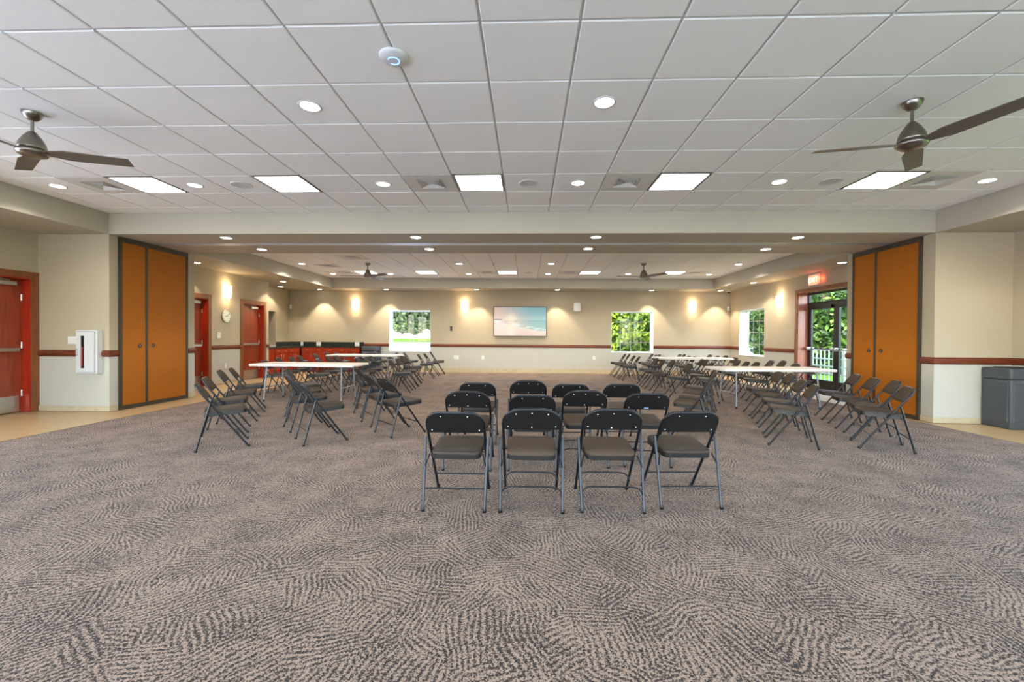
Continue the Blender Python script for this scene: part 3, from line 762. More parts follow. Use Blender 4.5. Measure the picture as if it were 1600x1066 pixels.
outlet((-5.98, YW - .02, .945), 0, 'white double outlet on the backsplash at its free end', .08)
outlet((FLX, 10.62, .45), PI / 2, 'white outlet low on the wall under the clock')
def sensor(loc, rz, label):
    t = empty('motion_sensor', loc, rz, label, 'sensor')
    MB().bbox(-.035, .035, -.05, 0, -.07, .07, .012, 2).build('housing', WHITE, t); MB().bbox(-.022, .022, -.056, -.048, -.045, .0, .004).build('sensor_lens', SPK, t)
sensor((-8.38, YW, 2.245), .7, 'white motion sensor in the corner above the cabinets')
sensor((6.83, YW - .01, 2.245), -.7, 'white motion sensor in the corner by the side window')
dc = empty('dome_camera', (6.75, 14.7, ZS), 0, 'small dome camera under the soffit in the window corner', 'camera')
MB().lathe([(.06, 0), (.06, -.02), (.055, -.025)], 18).build('mount', WHITE, dc); MB().lathe([(.045, -.025), (.042, -.045), (.026, -.064), (0, -.07)], 18).build('dome', BLACK, dc)

# clock and thermostat on the wall between the two wood doors
ck = empty('wall_clock', (FLX, 10.65, 1.71), PI / 2, 'round white wall clock with grey rim below the sconce', 'clock')
RX = Matrix.Rotation(PI / 2, 4, 'X')
MB().lathe([(.0, .0), (.165, .0), (.168, .02), (.158, .034), (.146, .03)], 32, RX).build('rim', STEEL, ck)
MB().add([(.147 * math.cos(2 * PI * k / 32), -.026, .147 * math.sin(2 * PI * k / 32)) for k in range(32)], [tuple(range(32))]).build('dial', pmat('clock_dial', srgb(226, 232, 214), .5), ck)
for k in range(12):
    a = 2 * PI * k / 12; Mk = Matrix.Rotation(a, 4, 'Y')
    MB().box(-.004, .004, -.029, -.027, .115, .138, Mk).build('hour_mark', BLACK, ck)
for nm, L_, a in (('hour_hand', .07, -1.75), ('minute_hand', .11, .9)):
    MB().box(-.005, .005, -.032, -.030, -.012, L_, Matrix.Rotation(a, 4, 'Y')).build(nm, BLACK, ck)
th = empty('thermostat', (FLX, 10.38, 1.225), PI / 2, 'small white thermostat below the clock', 'thermostat')
MB().bbox(-.06, .06, -.028, 0, -.075, .075, .006).build('housing', WHITE, th); MB().box(-.03, .03, -.030, -.028, .0, .04).build('display', SPK, th)

# extinguisher cabinet and switches on the near wall, wall plane y = YB0
ec = empty('extinguisher_cabinet', (-6.927, YB0, .949), 0, 'white wall cabinet with narrow window showing an extinguisher', 'cabinet')
a, hh = .172, .345
CABWHITE = pmat('cabinet_enamel', srgb(192, 193, 195), .45)
MB().bbox(-a, a, -.10, 0, -hh, hh, .006).build('box', CABWHITE, ec)
MB().box(-a + .022, a - .022, -.1010, -.0995, -hh + .022, hh - .022).build('door_gap', pmat('cabinet_gap_grey', srgb(110, 110, 110), .6), ec)
dr = MB()
dr.box(-a + .03, -.075, -.114, -.10, -hh + .03, hh - .03).box(-.020, a - .03, -.114, -.10, -hh + .03, hh - .03).box(-.075, -.020, -.114, -.10, -hh + .03, -hh + .09).box(-.075, -.020, -.114, -.10, hh - .09, hh - .03)
dr = dr.build('cabinet_door', CABWHITE, ec)
MB().box(-.075, -.020, -.1022, -.1011, -hh + .09, hh - .09).build('window_slot', DARK, dr)
MB().tube([(-.058, -.108, -.22), (-.058, -.108, .08)], .012, 8).build('extinguisher', RED, dr)
MB().box(-.075, -.020, -.1135, -.1105, -hh + .09, hh - .09).build('pane', glass_mat('cabinet_acrylic', (.75, .78, .8, 1), .06), dr)
MB().tube([(-a + .045, -.114, -.05), (-a + .045, -.135, -.045), (-a + .045, -.135, .045), (-a + .045, -.114, .05)], .005, 6).build('handle', STEEL, dr)
sw = empty('light_switch', (-7.218, YB0, 1.132), 0, 'white multi-gang light switch beside the extinguisher cabinet', 'light switch')
MB().bbox(-.112, .112, -.010, 0, -.062, .062, .004).build('plate', WHITE, sw)
for k in range(4): MB().bbox(-.084 + k * .046, -.056 + k * .046, -.015, -.009, -.034, .034, .002).build('rocker', pmat_sw if k else (pmat_sw := pmat('switch_rocker', srgb(214, 214, 210), .4)), sw)

# exit sign over the glass doors
ex = empty('exit_sign', (FRX, 10.585, 2.66), -PI / 2, 'red glowing exit sign above the glass doors', 'exit sign')
MB().bbox(-.175, .175, -.06, -.005, -.135, .135, .008).build('housing', WHITE, ex)
MB().box(-.02, .02, -.03, .0, .135, .162).build('mount', WHITE, ex)
MB().box(-.16, .16, -.064, -.0605, -.12, .095).build('face', emat('exit_face_red', (1, .16, .08, 1), 1.3), ex)
tcu = bpy.data.curves.new('exit_text', 'FONT'); tcu.body = 'EXIT'; tcu.size = .17; tcu.align_x = 'CENTER'; tcu.align_y = 'CENTER'; tcu.extrude = .001
tob = bpy.data.objects.new('exit_text', tcu); COL.objects.link(tob)
bpy.context.view_layer.update()
tme = bpy.data.meshes.new_from_object(tob.evaluated_get(bpy.context.evaluated_depsgraph_get())); bpy.data.objects.remove(tob)
tme.materials.clear(); tme.materials.append(emat('exit_letters', (1, .55, .42, 1), 2.0))
put('lettering', tme, ex, (0, -.066, -.012), (PI / 2, 0, 0))
ld = bpy.data.lights.new('exit_lamp', 'POINT'); ld.energy = .5; ld.color = (1, .12, .05); ld.shadow_soft_size = .02
lo = bpy.data.objects.new('bulb', ld); link(lo, ex); lo.location = (.235, -.05, 0)

# ------------------------------------------------------------------ cabinets and counter
def cab_unit(loc, rz, width, ndoor, label, ndraw=None):
    """front towards -y (local), body from y=0 back to .58"""
    t = empty('base_cabinet', loc, rz, label, 'cabinet')
    MB().box(0, width, .0, .56, .09, .83).box(.0, width, .05, .56, .0, .09).build('body', CABW, t)
    dw = width / ndoor
    for k in range(ndoor):
        d = MB().bbox(k * dw + .006, (k + 1) * dw - .006, -.019, -.001, .10, .655, .003).build('door', CABW, t)
        hx = (k + 1) * dw - .05 if k % 2 == 0 and ndoor > 1 else k * dw + .05
        MB().tube([(hx, -.019, .50), (hx, -.042, .505), (hx, -.042, .615), (hx, -.019, .62)], .006, 6).build('handle', STEEL, d)
        q = MB().bbox(k * dw + .006, (k + 1) * dw - .006, -.019, -.001, .668, .822, .003).build('drawer', CABW, t)
        cx = (k + .5) * dw
        MB().tube([(cx - .055, -.019, .75), (cx - .05, -.042, .75), (cx + .05, -.042, .75), (cx + .055, -.019, .75)], .006, 6).build('handle', STEEL, q)
    return t
CF = 14.32; CX = -7.72
cab_unit((-7.655, CF, 0), 0, .78, 2, 'cherry base cabinet nearest the corner on the television wall')
cab_unit((-6.872, CF, 0), 0, .78, 2, 'cherry base cabinet second from the corner on the television wall')
cab_unit((-6.089, CF, 0), 0, .42, 1, 'narrow cherry base cabinet beside the grey bin')
cab_unit((CX, 12.87, 0), PI / 2, .70, 2, 'cherry base cabinet beside the open doorway under the pass-through')
cab_unit((CX, 13.573, 0), PI / 2, .70, 2, 'cherry base cabinet on the side run next to the corner')
fp = empty('cabinet_filler', (CX, 12.47, 0), 0, 'plain cherry filler panel at the end of the side run', 'panel')
MB().box(-.56, .0, .0, .395, .0, .83).build('panel', CABW, fp)
ct = empty('countertop', (0, 0, 0), 0, 'dark granite L-shaped countertop with backsplash', 'countertop')
MB().box(RCX + .004, CX + .03, 12.46, YW - .004, .832, .868).box(CX + .03, -5.64, CF - .03, YW - .004, .832, .868).build('slab', GRANITE, ct)
MB().box(RCX + .026, -5.74, YW - .02, YW - .004, .868, 1.015).build('backsplash', GRANITE, ct)
MB().box(RCX + .004, RCX + .022, 14.13, YW - .02, .868, 1.015).build('backsplash', GRANITE, ct)

# ------------------------------------------------------------------ bins
def bin_(loc, rz, w, d, h, label):
    t = empty('litter_bin', loc, rz, label, 'bin')
    a, b = w / 2, d / 2
    MB().bbox(-a, a, -b, b, .0, h * .80, .02, 2).build('body', BINM, t)
    MB().bbox(-a - .006, a + .006, -b - .006, b + .006, h * .80 + .002, h * .985, .03, 3).build('lid', BINM, t)
    MB().bbox(-a * .62, a * .62, -b * .62, b * .62, h * .97, h, .006).build('lid_opening', BLACK, t)
    for M in (Matrix.Rotation(0, 4, 'Z'), Matrix.Rotation(-PI / 2, 4, 'Z'), Matrix.Rotation(PI / 2, 4, 'Z')):
        q = b if abs(M[0][0]) > .5 else a; ww = (a if abs(M[0][0]) > .5 else b) - .035
        MB().bbox(-ww, ww, -q - .006, -q + .004, h * .12, h * .74, .005, 1, M).build('side_panel', BINM, t)
    return t
bin_((6.90, 6.385, -.006), 0, .41, .39, .86, 'grey square plastic litter bin by the cream wall and pocket doors')
bin_((-5.36, 14.58, -.006), 0, .50, .50, .90, 'dark grey litter bin at the end of the cherry cabinets')

# ------------------------------------------------------------------ folding tables
def table(x, y, rz, label, L_=1.96, W_=.76, h=.70):
    t = empty('folding_table', (x, y, .004), rz, label, 'table', None)
    MB().bbox(-L_ / 2, L_ / 2, -W_ / 2, W_ / 2, h - .045, h, .014, 2).build('table_top', TABLEW, t)
    for sx in (-1, 1):
        xx = sx * (L_ / 2 - .26)
        for sy in (-1, 1):
            lg = MB().tube([(xx, sy * .24, h - .05), (xx, sy * .25, h - .12), (xx + sx * .02, sy * .30, .02)], .014, 8).build('leg', TABLEL, t)
            MB().lathe([(.0, 0), (.018, 0), (.018, .03), (.013, .034)], 10, Matrix.Translation((xx + sx * .02, sy * .30, 0))).build('foot_cap', BLACK, lg)
        MB().tube([(xx + sx * .012, -.275, .26), (xx + sx * .012, .275, .26)], .010, 6).build('stretcher', TABLEL, t)
        MB().box(xx - .02, xx + .02, -.30, .30, h - .062, h - .045).build('leg_bracket', TABLEL, t)
        MB().tube([(xx, 0, h - .10), (xx - sx * .40, 0, h - .05)], .009, 6).build('brace', TABLEL, t)
        MB().tube([(xx, -.24, h - .10), (xx, .24, h - .10)], .009, 6).build('cross_bar', TABLEL, t)
    return t
table(-4.13, 8.06, math.radians(-2), 'white folding table between the clock-side chair blocks')
table(4.38, 7.98, math.radians(3), 'white folding table beside the rust pocket doors and glass doors')
table(-4.62, 12.1, 0, 'white folding table before the cherry cabinets')
table(4.50, 11.98, 0, 'white folding table before the shrub window, glass-door side')

# ------------------------------------------------------------------ folding chairs
def make_chair(kind):
    """origin on the floor; the sitter looks along +y"""
    B = kind == 'B'
    H = .735 if B else .705
    t = bpy.data.objects.new('folding_chair', None); t.empty_display_size = .1
    parts = []
    def P(name, mb, mat, par=None):
        o = bpy.data.objects.new(name, mb.mesh(name, mat)); o.parent = par or t; parts.append(o); return o
    hw = .205; r = .0105
    # straight line of the long front leg / back upright
    yf, yt = .235, -.255
    ly = lambda z: yf + (yt - yf) * (z / H) if z < .45 else (yf + (yt - yf) * (.45 / H)) + (yt - (yf + (yt - yf) * (.45 / H))) * ((z - .45) / (H - .45))
    # back frame arch above the rear-leg pivot
    zp = .50; RX_, RZ_ = (.135, .11) if B else (.092, .10)
    pts = [(-hw, ly(zp), zp)]
    for k in range(7):
        a = PI - k / 6 * PI / 2; z = H - r - RZ_ + RZ_ * math.sin(a); pts.append((-hw + RX_ + RX_ * math.cos(a), ly(z), z))
    pts += [(-p[0], p[1], p[2]) for p in pts[::-1]]
    P('back_frame', MB().tube(pts, r, 8), TUBE)
    for s in (-1, 1):
        lg = P('leg', MB().tube([(s * hw, ly(.01), .012), (s * hw, ly(.25), .25), (s * hw, ly(zp), zp)], r, 8), TUBE)
        P('foot_cap', MB().lathe([(0, 0), (.014, 0), (.0145, .022), (.011, .026)], 10, Matrix.Translation((s * hw, ly(.0), 0))), BLACK, lg)
    rw = hw + .0225
    for s in (-1, 1):
        lg = P('leg', MB().tube([(s * rw * .955, -.24, .012), (s * rw, ly(zp) - .002, zp - .002)], r, 8), TUBE)
        P('foot_cap', MB().lathe([(0, 0), (.014, 0), (.0145, .022), (.011, .026)], 10, Matrix.Translation((s * rw * .955, -.241, 0))), BLACK, lg)
    # stretchers
    zs = .15
    yr = -.24 + (ly(zp) + .24) * (zs / zp)
    for nm, y_, w_ in (('front_stretcher', ly(zs), hw), ('rear_stretcher', yr, rw * .965)):
        if B:
            pt = [(-w_, y_ + (.0), zs - .05), (-w_ + .012, y_, zs - .012), (-w_ + .04, y_, zs + .012), (-w_ + .08, y_, zs + .018)]
            pt = pt + [(-p[0], p[1], p[2]) for p in pt[::-1]]
        else: pt = [(-w_, y_, zs), (w_, y_, zs)]
        P(nm, MB().tube(pt, .0062, 6), TUBE)
    # seat: pan and cushion, tipped up a little at the front
    Ms = Matrix.Translation((0, .02, .398)) @ Matrix.Rotation(math.radians(4), 4, 'X')
    def rrect(wf, wb, d, rad, n=5):
        out = []
        for cx, cy, a0, w in ((wf - rad, d - rad, 0, 1), (-wf + rad, d - rad, PI / 2, 1), (-wb + rad, -d + rad, PI, 1), (wb - rad, -d + rad, 1.5 * PI, 1)):
            for k in range(n): a = a0 + k / (n - 1) * PI / 2; out.append((cx + rad * math.cos(a), cy + rad * math.sin(a)))
        return out
    pan = rrect(.186, .176, .195, .05)
    sp_ = P('seat_pan', MB().prism(pan, -.036, -.004, Ms), BLACK)
    cu = MB(); rings = []
    for sc, z in ((1.0, -.004), (1.01, .006), (.985, .018), (.90, .026), (.6, .031), (.15, .033)):
        rings.append([Ms @ Vector((x * sc, y * sc, z + (.006 if B else 0) * (1 - sc))) for x, y in pan])
    n = len(pan); vs = [p for q in rings for p in q]; fs = []
    for i in range(len(rings) - 1):
        for k in range(n): fs.append((i * n + k, i * n + (k + 1) % n, (i + 1) * n + (k + 1) % n, (i + 1) * n + k))
    fs.append(tuple(range((len(rings) - 1) * n, len(rings) * n)))
    P('seat', cu.add(vs, fs, True), FABRIC if B else VINYL)
    for s in (-1, 1):
        P('hinge_bracket', MB().tube([(s * (hw - .012), -.13, .375), (s * (rw - .012), -.175, .30)], .006, 6), TUBE)
        P('pivot_bolt', MB().tube([(s * (hw - .028), ly(.395), .395), (s * (hw + .014), ly(.395), .395)], .008, 8), TUBE)
    # backrest: D-shaped panel inside the arch, leaning with the frame
    zb = H - .163
    ang = math.atan2(-(ly(H) - ly(zb)), H - zb)
    Mb = Matrix.Translation((0, ly(zb), zb)) @ Matrix.Rotation(ang, 4, 'X') @ Matrix.Rotation(PI / 2, 4, 'X')   # local x, y(up), z -> -y
    hgt = (H - zb) / math.cos(ang) - .012
    wq = hw - .004; Rx, Rz = RX_ - .004, min(RZ_ + .004, hgt - .016)
    poly = [(-wq + .014, 0), (wq - .014, 0), (wq, .014)]
    for k in range(7): a = k / 6 * PI / 2; poly.append((wq - Rx + Rx * math.cos(a), hgt - Rz + Rz * math.sin(a)))
    for k in range(7): a = PI / 2 + k / 6 * PI / 2; poly.append((-wq + Rx + Rx * math.cos(a), hgt - Rz + Rz * math.sin(a)))
    poly.append((-wq, .014))
    bk = P('backrest', MB().prism(poly, -.002, .013, Mb), SHELL)
    # padded front of the backrest (towards +y is local -z)
    cx_, cy_ = 0, hgt * .5
    pd = MB(); rings = []
    for sc, z in ((.96, -.002), (.955, -.010), (.90, -.018), (.6, -.022), (.1, -.023)):
        rings.append([Mb @ Vector((cx_ + (x - cx_) * sc, cy_ + (y - cy_) * sc, z)) for x, y in poly])
    n = len(poly); vs = [p for q in rings for p in q]; fs = []
    for i in range(len(rings) - 1):
        for k in range(n): fs.append((i * n + k, (i + 1) * n + k, (i + 1) * n + (k + 1) % n, i * n + (k + 1) % n))
    fs.append(tuple(range((len(rings) - 1) * n, len(rings) * n))[::-1])
    P('back_pad', pd.add(vs, fs, True), FABRIC, bk)
    spots = [(-.17, .028), (.17, .028), (-.095, hgt - .024), (.095, hgt - .024)] if not B else [(-.17, .03), (0, .022), (.17, .03), (-.112, hgt - .034), (0, hgt - .026), (.112, hgt - .034)]
    for x, y in spots:
        P('rivet', MB().lathe([(.0052, 0), (.0045, .0025), (0, .0035)], 8, Mb @ Matrix.Translation((x, y, .013))), RIVET, bk)
    return t, parts, Mb

protos = {k: make_chair(k) for k in 'AB'}
def chair(kind, x, y, heading, label, group, dz=.004):
    """heading: direction the sitter looks, degrees from +x"""
    t, parts, Mb = protos[kind]
    r = t.copy(); COL.objects.link(r); r.location = (x, y, dz); r.rotation_euler = (0, 0, math.radians(heading - 90))
    r['label'] = label; r['category'] = 'chair'; r['group'] = group
    m = {t: r}
    for o in parts:
        c = o.copy(); COL.objects.link(c); c.parent = m[o.parent]; m[o] = c
    return r

ORD = ['first', 'second', 'third', 'fourth']
# centre block: three rows of four facing the television
centre = [
    ('rearmost', [('A', -.51, 3.225, 90), ('B', .035, 3.235, 90), ('B', .605, 3.265, 90.5), ('A', 1.175, 3.365, 93)]),
    ('middle', [('B', -.55, 4.145, 90), ('A', .05, 4.155, 90), ('B', .55, 4.30, 90), ('A', 1.15, 4.35, 90)]),
    ('foremost', [('A', -.573, 5.13, 90), ('B', .012, 5.16, 90), ('A', .50, 5.10, 89), ('A', 1.087, 5.17, 90)])]
for rn, cs in centre:
    for k, (kd, x, y, hd) in enumerate(cs):
        look = 'tweed seat, six rivets' if kd == 'B' else 'brown vinyl seat, four rivets'
        c = chair(kd, x, y, hd, 'black folding chair, %s, %s centre row, %s from clock side' % (look, rn, ORD[k]), 'folding chairs in the centre block')
        if rn == 'middle' and k == 3:
            c['label'] = 'black folding chair with a small blue and white sticker on its back'
            bk = [o for o in c.children if o.name.startswith('backrest')][0]
            Mb = protos['A'][2]
            MB().box(-.022, .022, .012, .027, .013, .0145, Mb).build('sticker', pmat('sticker_blue_white', srgb(150, 190, 225), .5), bk)

def rowpos(a, b, n):
    return [(a[0] + (b[0] - a[0]) * k / max(1, n - 1), a[1] + (b[1] - a[1]) * k / max(1, n - 1)) for k in range(n)]
random.seed(5)
# side blocks: (block words, side words, row word, centres of first and last chair, count, heading, kinds)
def nf(p, hd, side):      # near-front foot -> chair centre ; side=+1 row runs to the sitter's left (far end)
    a = math.radians(hd); f = Vector((math.cos(a), math.sin(a))); d = Vector((-math.sin(a), math.cos(a))) * side
    return (p[0] - .235 * f.x + .205 * d.x, p[1] - .235 * f.y + .205 * d.y)
rows = []
# clock side, heading towards +x and the television wall
def LROW(block, rname, pts, hds, kinds): rows.append((block, 'clock side', rname, pts, hds, kinds))
def RROW(block, rname, pts, hds, kinds): rows.append((block, 'glass-door side', rname, pts, hds, kinds))
LROW('pocket-door', 'outer', [nf((-3.07, 4.63), 35, 1), nf((-3.51, 5.27), 29, 1), nf((-3.86, 5.99), 28, 1), nf((-4.22, 6.74), 28, 1)], [35, 29, 28, 28], 'AABA')
LROW('pocket-door', 'middle', [nf((-2.11, 4.966), 38, 1), nf((-2.63, 5.62), 38, 1), nf((-3.02, 6.25), 34, 1), nf((-3.40, 6.95), 32, 1)], [38, 38, 34, 32], 'AABA')
LROW('pocket-door', 'aisle', [nf((-1.305, 5.444), 43, 1), nf((-1.72, 5.98), 36, 1), nf((-2.12, 6.66), 34, 1), nf((-2.45, 7.38), 30, 1)], [43, 36, 34, 30], 'AABA')
def rr(p, hd, n_=None): return nf(p, hd, -1)
RROW('pocket-door', 'outer', [rr((3.751, 4.982), 154), rr((3.99, 5.42), 155), rr((4.242, 6.052), 157), rr((4.47, 6.677), 158)], [154, 155, 157, 158], 'ABAA')
RROW('pocket-door', 'middle', [rr((2.80, 5.053), 158), rr((3.045, 5.637), 160), rr((3.32, 6.32), 162), rr((3.53, 6.956), 164)], [158, 160, 162, 164], 'AABA')
RROW('pocket-door', 'aisle', [rr((1.80, 5.45), 153), rr((2.05, 5.98), 154), rr((2.31, 6.55), 155), rr((2.57, 7.15), 156)], [153, 154, 155, 156], 'BABA')
# blocks between the two tables of each side
LROW('between-tables', 'aisle', [nf((-2.54, 9.25), 8, 1), nf((-2.60, 9.93), 7, 1), nf((-2.70, 10.6), 6, 1), nf((-2.80, 11.25), 6, 1)], [8, 7, 6, 6], 'AABA')
LROW('between-tables', 'second', [(-3.62, 9.05), (-3.70, 9.78), (-3.80, 10.5), (-3.9, 11.2)], [12, 10, 9, 8], 'ABAA')
LROW('between-tables', 'third', [(-4.45, 8.95), (-4.55, 9.68), (-4.66, 10.4), (-4.78, 11.1)], [12, 10, 9, 8], 'AABA')
LROW('between-tables', 'outer', [(-5.28, 8.85), (-5.42, 9.58), (-5.56, 10.38), (-5.80, 11.2)], [14, 14, 14, 14], 'ABAA')
RROW('between-tables', 'aisle', [nf((2.908, 8.94), 174, -1), nf((2.81, 9.69), 175, -1), nf((2.833, 10.45), 175, -1), nf((2.876, 11.12), 175, -1)], [174, 175, 175, 175], 'ABAA')
RROW('between-tables', 'second', [(3.66, 8.85), (3.83, 9.65), (4.02, 10.4), (4.2, 11.1)], [168, 168, 168, 168], 'AABA')
RROW('between-tables', 'third', [(4.58, 8.75), (4.70, 9.45), (4.84, 10.15), (4.98, 10.85)], [168, 168, 168, 168], 'ABAA')
RROW('between-tables', 'outer', [(5.40, 8.72), (5.52, 9.45), (5.66, 10.15), (5.78, 10.85)], [168, 168, 168, 168], 'AABA')
# blocks by the window wall
LROW('window-wall', 'aisle', [nf((-2.75, 12.5), 8, 1), nf((-2.73, 13.2), 8, 1), nf((-2.70, 13.9), 8, 1)], [8, 8, 8], 'AAB')
LROW('window-wall', 'second', [(-3.95, 12.75), (-3.9, 13.45), (-3.86, 14.15)], [8, 8, 8], 'ABA')
LROW('window-wall', 'third', [(-4.95, 12.75), (-4.92, 13.45), (-4.82, 14.12)], [8, 8, 8], 'AAB')
LROW('window-wall', 'outer', [(-5.98, 12.4), (-5.98, 13.1), (-5.98, 13.75)], [10, 10, 10], 'ABA')
RROW('window-wall', 'aisle', [nf((2.69, 12.22), 172, -1), nf((2.70, 12.82), 172, -1), nf((2.69, 13.4), 172, -1), nf((2.69, 14.0), 172, -1)], [172] * 4, 'AABA')
RROW('window-wall', 'second', [(3.72, 12.72), (3.80, 13.3), (3.86, 13.86), (3.9, 14.42)], [172] * 4, 'ABAA')
RROW('window-wall', 'third', [(4.62, 12.7), (4.68, 13.28), (4.74, 13.84), (4.8, 14.4)], [172] * 4, 'AABA')
RROW('window-wall', 'outer', [(5.62, 12.35), (5.66, 13.0), (5.70, 13.65), (5.74, 14.3)], [172] * 4, 'ABAA')
for block, side, rname, pts, hds, kinds in rows:
    ends = {'pocket-door': 'from the open carpet', 'between-tables': 'from the beam', 'window-wall': 'from the table'}[block]
    for k, (p, hd, kd) in enumerate(zip(pts, hds, kinds)):
        chair(kd, p[0], p[1], hd + random.uniform(-2, 2), 'black folding chair, %s %s, %s row, %s block, %s' % (ORD[k], ends, rname, block, side),
              'folding chairs in the %s block, %s' % (block, side), .004 if abs(p[0]) < 5.7 else .0)

# ------------------------------------------------------------------ outdoors
gr = MB().add([(-150, -60, -.16), (150, -60, -.16), (150, 95, -.16), (-150, 95, -.16)], [(0, 1, 2, 3)]).build('ground', CONCRETE); gr['kind'] = 'structure'
gl = MB().add([(-200, 95, -.15), (200, 95, -.15), (200, 260, -.15), (-200, 260, -.15)], [(0, 1, 2, 3)]).build('ground_lawn_far', GRASS); gl['kind'] = 'structure'
gl = MB().add([(7.6, -40, -.15), (60, -40, -.15), (60, 40, -.15), (7.6, 40, -.15)], [(0, 1, 2, 3)]).build('ground_lawn_side', GRASS); gl['kind'] = 'structure'

def leaves(blobs, n, size, rng):
    """n leaf quads spread through ellipsoids (cx,cy,cz,rx,ry,rz)"""
    vol = np.array([b[3] * b[4] * b[5] for b in blobs]) ** .62; pick = rng.choice(len(blobs), n, p=vol / vol.sum())
    B = np.array(blobs)[pick]
    d = rng.normal(size=(n, 3)); d /= np.linalg.norm(d, axis=1)[:, None]
    rad = rng.uniform(.45, 1.0, n) ** .5
    c = B[:, :3] + d * B[:, 3:] * rad[:, None]
    a = rng.normal(size=(n, 3)); a /= np.linalg.norm(a, axis=1)[:, None]
    b = np.cross(a, rng.normal(size=(n, 3))); b /= np.linalg.norm(b, axis=1)[:, None]
    s = size * rng.uniform(.6, 1.3, n)[:, None]
    V = np.stack([c - a * s, c + b * s * .5, c + a * s, c - b * s * .5], 1).reshape(-1, 3)
    me = bpy.data.meshes.new('foliage')
    me.vertices.add(4 * n); me.vertices.foreach_set('co', V.ravel())
    me.loops.add(4 * n); me.loops.foreach_set('vertex_index', np.arange(4 * n))
    me.polygons.add(n); me.polygons.foreach_set('loop_start', np.arange(n) * 4); me.polygons.foreach_set('loop_total', np.full(n, 4))
    me.update(); me.validate(); return me

def plant(name, loc, blobs, n, size, mat, trunk, label, cat, group=None, seed=1):
    t = empty(name, loc, 0, label, cat, group)
    rng = np.random.default_rng(seed)
    me = leaves(blobs, n, size, rng); me.materials.append(mat); put('foliage', me, t)
    for pts, r0, r1 in trunk:
        MB().tube(pts, r0, 8, radii=[r0 + (r1 - r0) * k / (len(pts) - 1) for k in range(len(pts))]).build('trunk', BARK, t)
    return t
OAK = leaf_mat('oak_leaf', srgb(40, 54, 28), srgb(96, 114, 58))
LIME = leaf_mat('shrub_leaf', srgb(50, 86, 18), srgb(152, 178, 48))
DEEP = leaf_mat('hedge_leaf', srgb(28, 52, 18), srgb(92, 124, 42))
# shade tree beyond the first window
plant('oak_tree', (-10.6, 32, -.15), [(0, 0, 6.0, 5.4, 4.5, 3.6), (2.2, -1.5, 3.6, 2.0, 1.8, 1.6), (3.3, -1, 2.9, 1.1, 1.2, 1.0), (1.9, -2, 2.3, 1.0, 1.0, .75), (1.0, -1.6, 2.9, 1.0, 1.0, .9), (3.8, 0, 4.4, 1.5, 1.5, 1.8), (2.6, -1.8, 2.0, .6, .6, .5), (1.4, -1.5, 3.2, 1.2, 1.0, 1.5), (2.6, -1.5, 2.9, 1.2, 1.0, 1.4), (3.6, -1.0, 3.3, 1.1, 1.0, 1.5)], 24000, .16, OAK,
      [([(-1.6, 0, 0), (-1.5, 0, 2.5), (-.6, 0, 5), (.2, 0, 7)], .32, .12), ([(-1.4, 0, 2.6), (.8, -.6, 4.0), (2.4, -1, 4.4)], .16, .05)], 'grey-green shade tree outside the tree window', 'tree', seed=3)
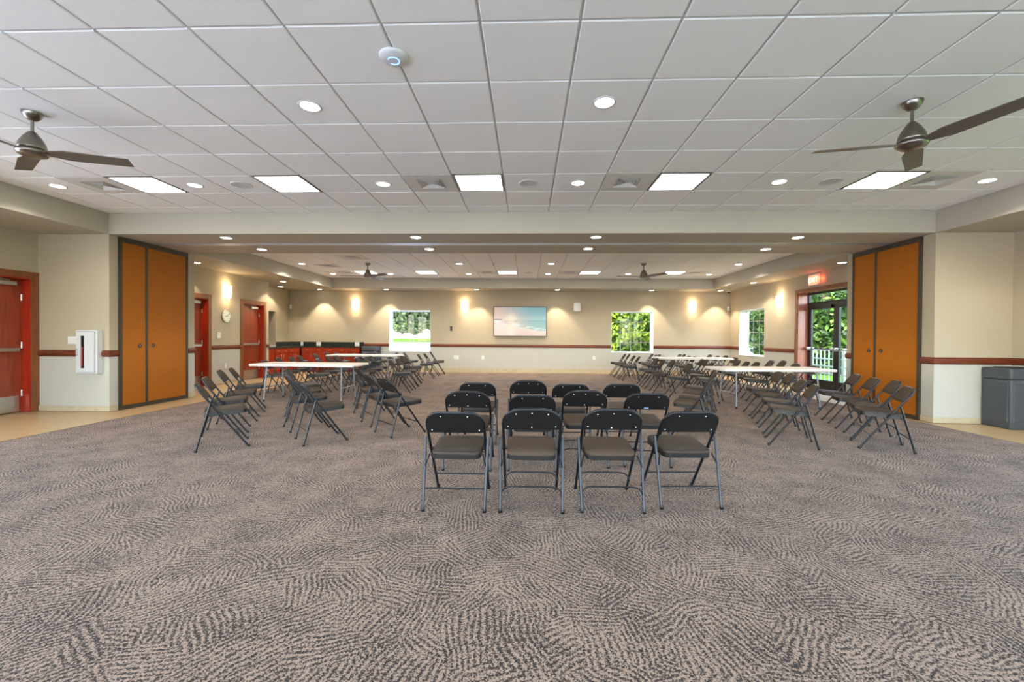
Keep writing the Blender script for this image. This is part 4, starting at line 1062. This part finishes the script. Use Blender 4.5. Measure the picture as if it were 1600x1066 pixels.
# shrubs pressed against the second window
for k, (x, y, rx, rz, s) in enumerate([(2.2, 18.6, 1.06, 2.1, 11), (4.5, 18.4, 1.06, 2.3, 12), (6.8, 18.8, 1.06, 2.0, 13)]):
    plant('shrub', (x, y, -.15), [(0, 0, rz * .95, rx, 1.2, rz), (.1, -.5, .9, rx, .9, .9), (-.1, -.3, rz * 1.5, rx * .95, .8, .9)], 8000, .13, LIME, [([(0, 0, 0), (0, 0, 1.4)], .08, .04)],
          ['bright lime-green shrub outside the shrub window, nearest the television', 'bright lime-green shrub filling the middle of the shrub window', 'bright lime-green shrub outside the corner'][k], 'shrub', 'shrubs behind the television wall', seed=s)
for k, (x, y, s_) in enumerate([(.9, 21.8, 14), (3.5, 22.0, 15), (6.1, 21.9, 16)]):
    plant('shrub', (x, y, -.15), [(0, 0, 2.0, 1.1, 1.0, 2.0), (0, -.2, 3.4, 1.1, .9, 1.2)], 8000, .15, LIME, [([(0, 0, 0), (0, 0, 1.8)], .08, .04)],
          'tall lime-green shrub standing behind the gap between window shrubs, %s from the tree window' % NTH[k], 'shrub', 'shrubs behind the television wall', seed=s_)
# trees and hedge beyond the side window and entrance
for k, (x, y, h, s) in enumerate([(11.5, 17.4, 4.2, 21), (11.0, 20.5, 4.6, 22), (12.5, 24.0, 5.0, 23)]):
    plant('slender_tree', (x, y, -.15), [(0, 0, h * .75, 1.5, 1.5, h * .42), (.2, -.4, h * .35, 1.0, 1.0, h * .3)], 4200, .13, DEEP, [([(0, 0, 0), (.1, 0, h * .4), (.3, .1, h)], .13, .05), ([(.4, .3, 0), (.5, .2, h * .9)], .09, .04)],
          'slender tree with pale trunks outside the side window, %s from the building' % NTH[k], 'tree', 'slender trees outside the side window', seed=s)
for k, (x, y, h, s) in enumerate([(14.2, 14.2, 3.2, 31), (15.0, 18.1, 3.4, 32), (16.2, 22.2, 3.4, 33), (18.0, 26.6, 4.0, 34)]):
    plant('hedge_bush', (x, y, -.15), [(0, 0, h * .55, 1.9, 1.9, h * .52), (-.4, -.8, h * .8, 1.2, 1.2, h * .3)], 8000, .15, LIME if k % 2 == 0 else DEEP, [([(0, 0, 0), (0, 0, 1.2)], .1, .05)],
          '%s bush on the lawn beyond the glass doors, %s from the railing' % ('bright green' if k % 2 == 0 else 'dark green', NTH[k]), 'bush', 'bushes beyond the glass doors', seed=s)
# white lattice railing outside the glass doors
fe = empty('lattice_railing', (8.9, 0, -.15), 0, 'white lattice railing outside the glass doors', 'railing')
WP = pmat('railing_white', srgb(196, 206, 190), .5)
for y in np.arange(9.6, 15.3, 1.4): MB().box(-.04, .04, y - .04, y + .04, 0, 1.12).build('post', WP, fe)
for z in (.14, .36, .58, .80, 1.06): MB().box(-.018, .018, 9.6, 15.2, z - .02, z + .02).build('rail', WP, fe)
bme = MB().box(-.012, .012, -.015, .015, .1, 1.06).mesh('baluster', WP)
for y in np.arange(9.78, 15.2, .18): put('baluster', bme, fe, (0, float(y), 0))
